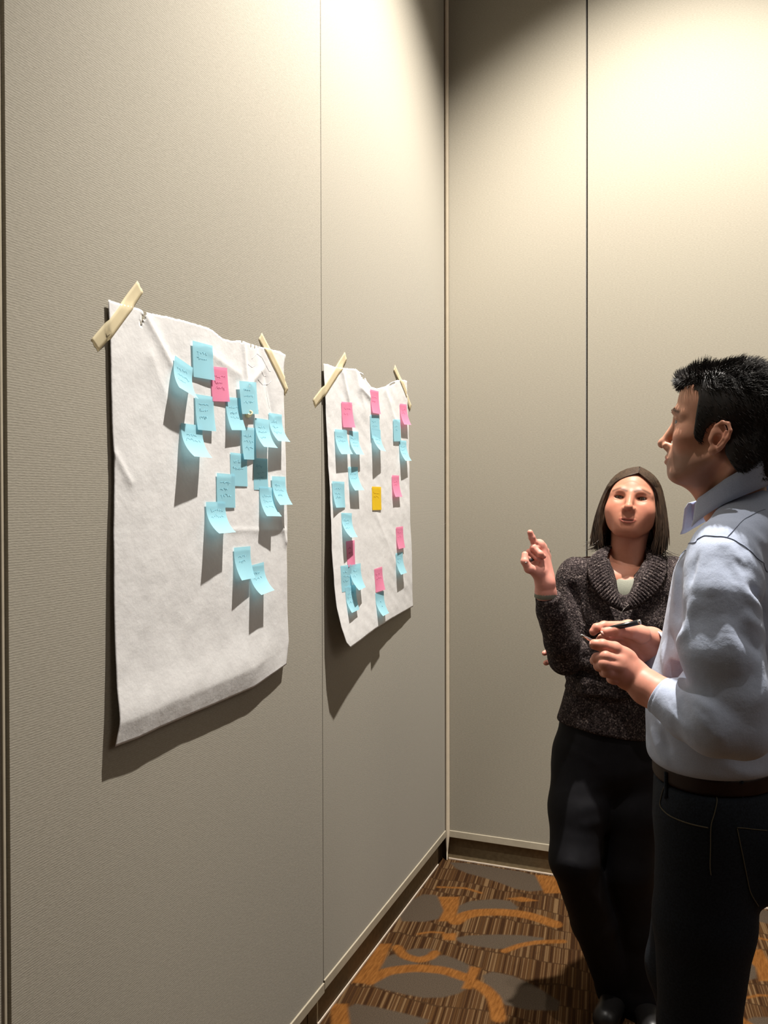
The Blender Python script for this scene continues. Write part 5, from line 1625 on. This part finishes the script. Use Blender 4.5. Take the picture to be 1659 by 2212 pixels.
def fold(pts, amp, w):
    """a cloth fold along the visible surface under the given sight lines"""
    P = [FS.hit(*p) for p in pts]
    P = [p for p in P if p is not None]
    if len(P) > 1: FS.fold(spline(P, 5 * len(P)) if len(P) > 2 else np.array(P), amp * 1.35, w * 0.92)
for pts, amp, w in [
    ([(1553, 1166), (1566, 1195), (1590, 1235), (1620, 1288), (1640, 1312)], .010, .011),
    ([(1572, 1168), (1590, 1200), (1612, 1225)], .006, .008),
    ([(1523, 1162), (1516, 1200), (1508, 1250), (1499, 1290)], .008, .009),
    ([(1540, 1165), (1542, 1220), (1536, 1290)], .006, .014),
    ([(1504, 1288), (1490, 1330), (1474, 1375), (1460, 1415)], .010, .012),
    ([(1490, 1180), (1474, 1212), (1462, 1250), (1457, 1310)], .007, .010),
    ([(1458, 1425), (1470, 1462), (1500, 1512), (1545, 1565)], .009, .011),
    ([(1478, 1488), (1515, 1520), (1548, 1541)], .006, .009),
    ([(1500, 1530), (1530, 1565), (1568, 1602)], .006, .010),
    ([(1452, 1512), (1462, 1545), (1492, 1585)], .005, .008),
    ([(1605, 1322), (1632, 1352), (1656, 1395)], .008, .011),
    ([(1560, 1330), (1590, 1400), (1602, 1460)], .005, .018),
    ([(1640, 1420), (1646, 1480), (1636, 1530)], .006, .012),
    ([(1610, 1190), (1632, 1230), (1656, 1290)], .006, .010),
    ([(1600, 1150), (1625, 1185), (1648, 1225)], .006, .010),
    ([(1600, 1135), (1640, 1165), (1658, 1180)], .004, .010),
    ([(1470, 1220), (1464, 1280), (1466, 1345)], -.010, .011),
    ([(1512, 1190), (1500, 1230), (1492, 1262)], -.006, .008),
    ([(1558, 1180), (1576, 1218), (1598, 1262)], -.006, .009),
    ([(1590, 1208), (1622, 1265), (1650, 1335)], -.010, .011),
    ([(1480, 1310), (1470, 1370)], -.006, .008),
    ([(1448, 1508), (1455, 1532), (1480, 1562)], -.004, .006),
    ([(1488, 1490), (1522, 1548), (1552, 1588)], -.005, .008),
    ([(1595, 1362), (1625, 1392), (1645, 1410)], -.006, .009),
    ([(1428, 1310), (1432, 1390), (1446, 1460)], .006, .012),
    ([(1440, 1300), (1445, 1360), (1455, 1400)], -.005, .010),
    ([(1408, 1570), (1422, 1615), (1448, 1655)], .006, .010),
    ([(1430, 1580), (1450, 1630)], -.004, .010),
    ([(1560, 1650), (1600, 1665), (1645, 1668)], .004, .010)]:
    fold(pts, amp, w)
# neck opening and the two cuff openings
FS.cap(at(1592, 1090, 1.665), B(0, -0.01, 1.425), 0.058, 0.050, 0.006, 's')
FS.cap(B(0, -0.05, 1.475), B(0, -0.105, 1.415), 0.050, 0.022, 0.006, 's')
def cut_end(F_, p, n, rad):
    n = np.asarray(n, float); n /= np.linalg.norm(n)
    sl, g = F_.sub(p - rad, p + rad, 0)
    dd = ((g[0] - p[0]) * n[0] + (g[1] - p[1]) * n[1] + (g[2] - p[2]) * n[2]).astype(np.float32)
    F_.D[sl] = np.maximum(F_.D[sl], dd)
cut_end(FS, at(1430, 1504, 1.549), at(1436, 1507, 1.545) - at(1475, 1532, 1.520), 0.055)
cut_end(FS, at(1404, 1402, 1.781), at(1418, 1408, 1.785) - at(1480, 1428, 1.81), 0.06)
FS.plane_cut(B(0, -0.06, 0.984), (0, 0, -1), 0.022)
V, F = FS.mesh(2)
mesh_obj('shirt', V, F, M_SHIRT, man)
# seams: yoke, shoulder and sleeve head
def seam(pts, r, mat, name, parent, Fx, lift=0.0008):
    P = []
    for p in pts:
        h_ = Fx.hit(*p)
        if h_ is not None: P.append(h_ - (h_ - CAM) / np.linalg.norm(h_ - CAM) * lift)
    if len(P) > 2:
        P = spline(P, 6 * len(P))
        n_ = np.stack([Fx.sample(P + e_ * 0.003) - Fx.sample(P - e_ * 0.003) for e_ in np.eye(3)], 1)
        n_ /= np.linalg.norm(n_, axis=1)[:, None] + 1e-9
        for _ in range(4): P = P - n_ * (Fx.sample(P) - lift)[:, None] * 0.9
        mesh_obj(name, *tube_geo(P, r, 5), mat, parent)
seam([(1522, 1158), (1535, 1158), (1548, 1159), (1560, 1160), (1570, 1161)], 0.0008, M_SEAM, 'shoulder_seam', man, FS)
seam([(1570, 1161), (1582, 1148), (1592, 1138), (1600, 1129), (1609, 1121), (1622, 1114), (1638, 1106), (1652, 1101)], 0.0006, M_SEAM, 'yoke_seam', man, FS)
seam([(1570, 1161), (1585, 1167), (1597, 1173), (1609, 1180), (1624, 1193), (1638, 1208), (1650, 1222), (1658, 1236)], 0.0007, M_SEAM, 'sleeve_seam', man, FS)
seam([(1522, 1158), (1508, 1164), (1494, 1173), (1480, 1190), (1468, 1206)], 0.0008, M_SEAM, 'sleeve_seam', man, FS)
# cuffs
def cuff(p, n, r0, r1, w):
    n = np.asarray(n, float); n /= np.linalg.norm(n)
    P = [p + n * w * (x - 0.9) for x in (0.0, 0.25, 0.6, 0.95, 1.0)]
    V, F = tube_geo(P, [r0, r0 * 0.99, r1, r1, r1 * 0.985], 40, False)
    o = mesh_obj('cuff', V, F, M_SHIRT, man)
    sm = o.modifiers.new('thickness', 'SOLIDIFY'); sm.thickness = 0.0022; sm.offset = -1
cuff(at(1428, 1503, 1.550), at(1436, 1507, 1.545) - at(1475, 1532, 1.520), 0.0400, 0.0365, 0.036)
cuff(at(1405, 1406, 1.766), at(1418, 1408, 1.785) - at(1480, 1428, 1.81), 0.0480, 0.0455, 0.055)

# collar: a stand with a folded leaf, open at the throat
th = np.linspace(math.radians(-160), math.radians(140), 90)        # 0 = nape, +: his left side
nc = hl_(at(1592, 1075, 1.666))
_na, _nb = hw_((0, 0.030, -0.045)), at(1592, 1112, 1.665)
def col_pt(th, r, dz):
    back = np.cos(th); left = np.sin(th)
    z = 1.531 + 0.040 * back - 0.012 * np.clip((np.abs(th) - 1.66) / 1.0, 0, 1) + dz
    f = (z - _nb[2]) / (_na[2] - _nb[2])                       # the collar follows the lean of the neck
    c = _nb[None] + np.clip(f, -0.6, 1.2)[:, None] * (_na - _nb)[None]
    p = c + (left * r)[:, None] * M_LF[None] * 1.10 - (back * r * 1.04)[:, None] * M_FW[None]
    p[:, 2] = z
    return p
fr = np.clip((np.abs(th) - math.radians(95)) / math.radians(57), 0, 1)
opn = 1 + np.where(th > 0, 0.16, 0.42) * fr ** 2
prof = [(0.0655, -0.020), (0.0660, 0.012), (0.0670, 0.0165), (0.0705, 0.0160), (0.0745, 0.004), (0.0800, -0.018), (0.0840, -0.030)]
rows = []
for i_, (r, dz) in enumerate(prof):
    extra = -0.020 * fr ** 3 if i_ >= 5 else 0.0
    rows.append(col_pt(th, r * opn + (0.003 * fr if i_ >= 4 else 0), dz + extra))
P = np.stack(rows, 1); k = len(prof)
i, j = np.meshgrid(np.arange(len(th) - 1), np.arange(k - 1), indexing='ij')
F = np.stack([i * k + j, i * k + j + 1, (i + 1) * k + j + 1, (i + 1) * k + j], -1).reshape(-1, 4)
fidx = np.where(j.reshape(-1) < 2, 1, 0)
o = mesh_obj('collar', P.reshape(-1, 3), F, M_SHIRT, man, mats=[M_SHIRT, M_SHIRT_IN], midx=fidx)
sm = o.modifiers.new('thickness', 'SOLIDIFY'); sm.thickness = 0.0018; sm.offset = 0

# jeans, belt
FJ = Field(M_ROOT + np.array([-0.34, -0.26, 0.0]), M_ROOT + np.array([0.26, 0.30, 1.0]), 0.0050)
FJ.ecap(B(0, -0.038, 1.00), B(0, -0.030, 0.88), (0.152, 0.116), (0.168, 0.128), M_LF)
FJ.cap(B(0.07, 0.048, 0.87), B(0.075, 0.035, 0.80), 0.060, 0.060, 0.04)
FJ.cap(B(-0.07, 0.048, 0.87), B(-0.075, 0.035, 0.80), 0.060, 0.060, 0.04)
FJ.chain([hipN, B(0.092, -0.045, 0.70), kneN, B(0.095, -0.020, 0.28), ankN, B(0.095, 0.0, 0.03)], (0.100, 0.092, 0.074, 0.068, 0.064, 0.066), 0.018)
FJ.chain([hipF, B(-0.092, -0.080, 0.70), kneF, B(-0.10, -0.07, 0.28), ankF, B(-0.10, -0.04, 0.03)], (0.100, 0.092, 0.074, 0.068, 0.064, 0.066), 0.018)
FJ.plane_cut(B(0, 0, 0.958), (0, 0, 1), 0.003)
FJ.plane_cut(B(0, 0, 0.025), (0, 0, -1), 0.003)
V, F = FJ.mesh(2)
mesh_obj('jeans', V, F, M_JEAN, man)
FBt = Field(M_ROOT + np.array([-0.20, -0.22, 0.93]), M_ROOT + np.array([0.20, 0.22, 1.02]), 0.004)
FBt.ecap(B(0, -0.038, 1.10), B(0, -0.036, 0.86), (0.158, 0.121), (0.158, 0.121), M_LF)
FBt.plane_cut(B(0, 0, 0.993), (0, 0, 1), 0.002); FBt.plane_cut(B(0, 0, 0.958), (0, 0, -1), 0.002)
V, F = FBt.mesh(1)
mesh_obj('belt', V, F, M_BELT, man)
def jseam(pts, r=0.0009, name='stitching', mat=M_STITCH):
    seam(pts, r, mat, name, man, FJ)
jseam([(1436, 1700), (1428, 1725), (1427, 1740), (1440, 1757), (1460, 1768), (1490, 1779), (1515, 1785), (1530, 1788)], 0.0012, 'pocket_edge')
jseam([(1543, 1705), (1549, 1728), (1544, 1755), (1536, 1785), (1535, 1830), (1534, 1870), (1536, 1890)], 0.0009, 'side_seam')
jseam([(1592, 1788), (1610, 1789), (1635, 1792), (1656, 1794)], 0.0009, 'back_pocket_edge')
jseam([(1592, 1790), (1598, 1820), (1606, 1858), (1614, 1900), (1622, 1930), (1638, 1957), (1655, 1964)], 0.0009, 'back_pocket_edge')
for p, d in ((1439, 0), (1602, 1)):
    h0, h1 = FJ.hit(p + 4, 1712), FJ.hit(p + 4, 1728)
    P = [FBt.hit(p, 1668), FBt.hit(p, 1690), FJ.hit(p, 1712), FJ.hit(p, 1724)]
    P = [q - (q - CAM) / np.linalg.norm(q - CAM) * 0.002 for q in P if q is not None]
    if len(P) > 2: mesh_obj('belt_loop', *tube_geo(P, 0.0042, 6), M_JEAN, man)
for a in (ankN, ankF):
    b0 = np.array([a[0], a[1], 0.0])
    Fsh = Field(b0 - 0.25, b0 + 0.25, 0.005)
    Fsh.cap(b0 - M_FW * 0.05 + (0, 0, 0.042), b0 + M_FW * 0.16 + (0, 0, 0.036), 0.042, 0.040)
    Fsh.cap(b0 + (0, 0, 0.06), b0 + (0, 0, 0.10), 0.045, 0.042, 0.03)
    Fsh.plane_cut((0, 0, 0.002), (0, 0, -1))
    V, F = Fsh.mesh(1)
    mesh_obj('shoe', V, F, M_SHOE, man)

pen(mh(520, 415, 1.722), mh(1222, 262, 1.690), 0.0055, 'black pen with a silver end held up in the man\'s far hand', 0.10, 0.07)
pen(mh(196, 484, 1.592), mh(700, 770, 1.612), 0.0046, 'slim pen with a silver tip between the man\'s near thumb and fingers', 0.50)
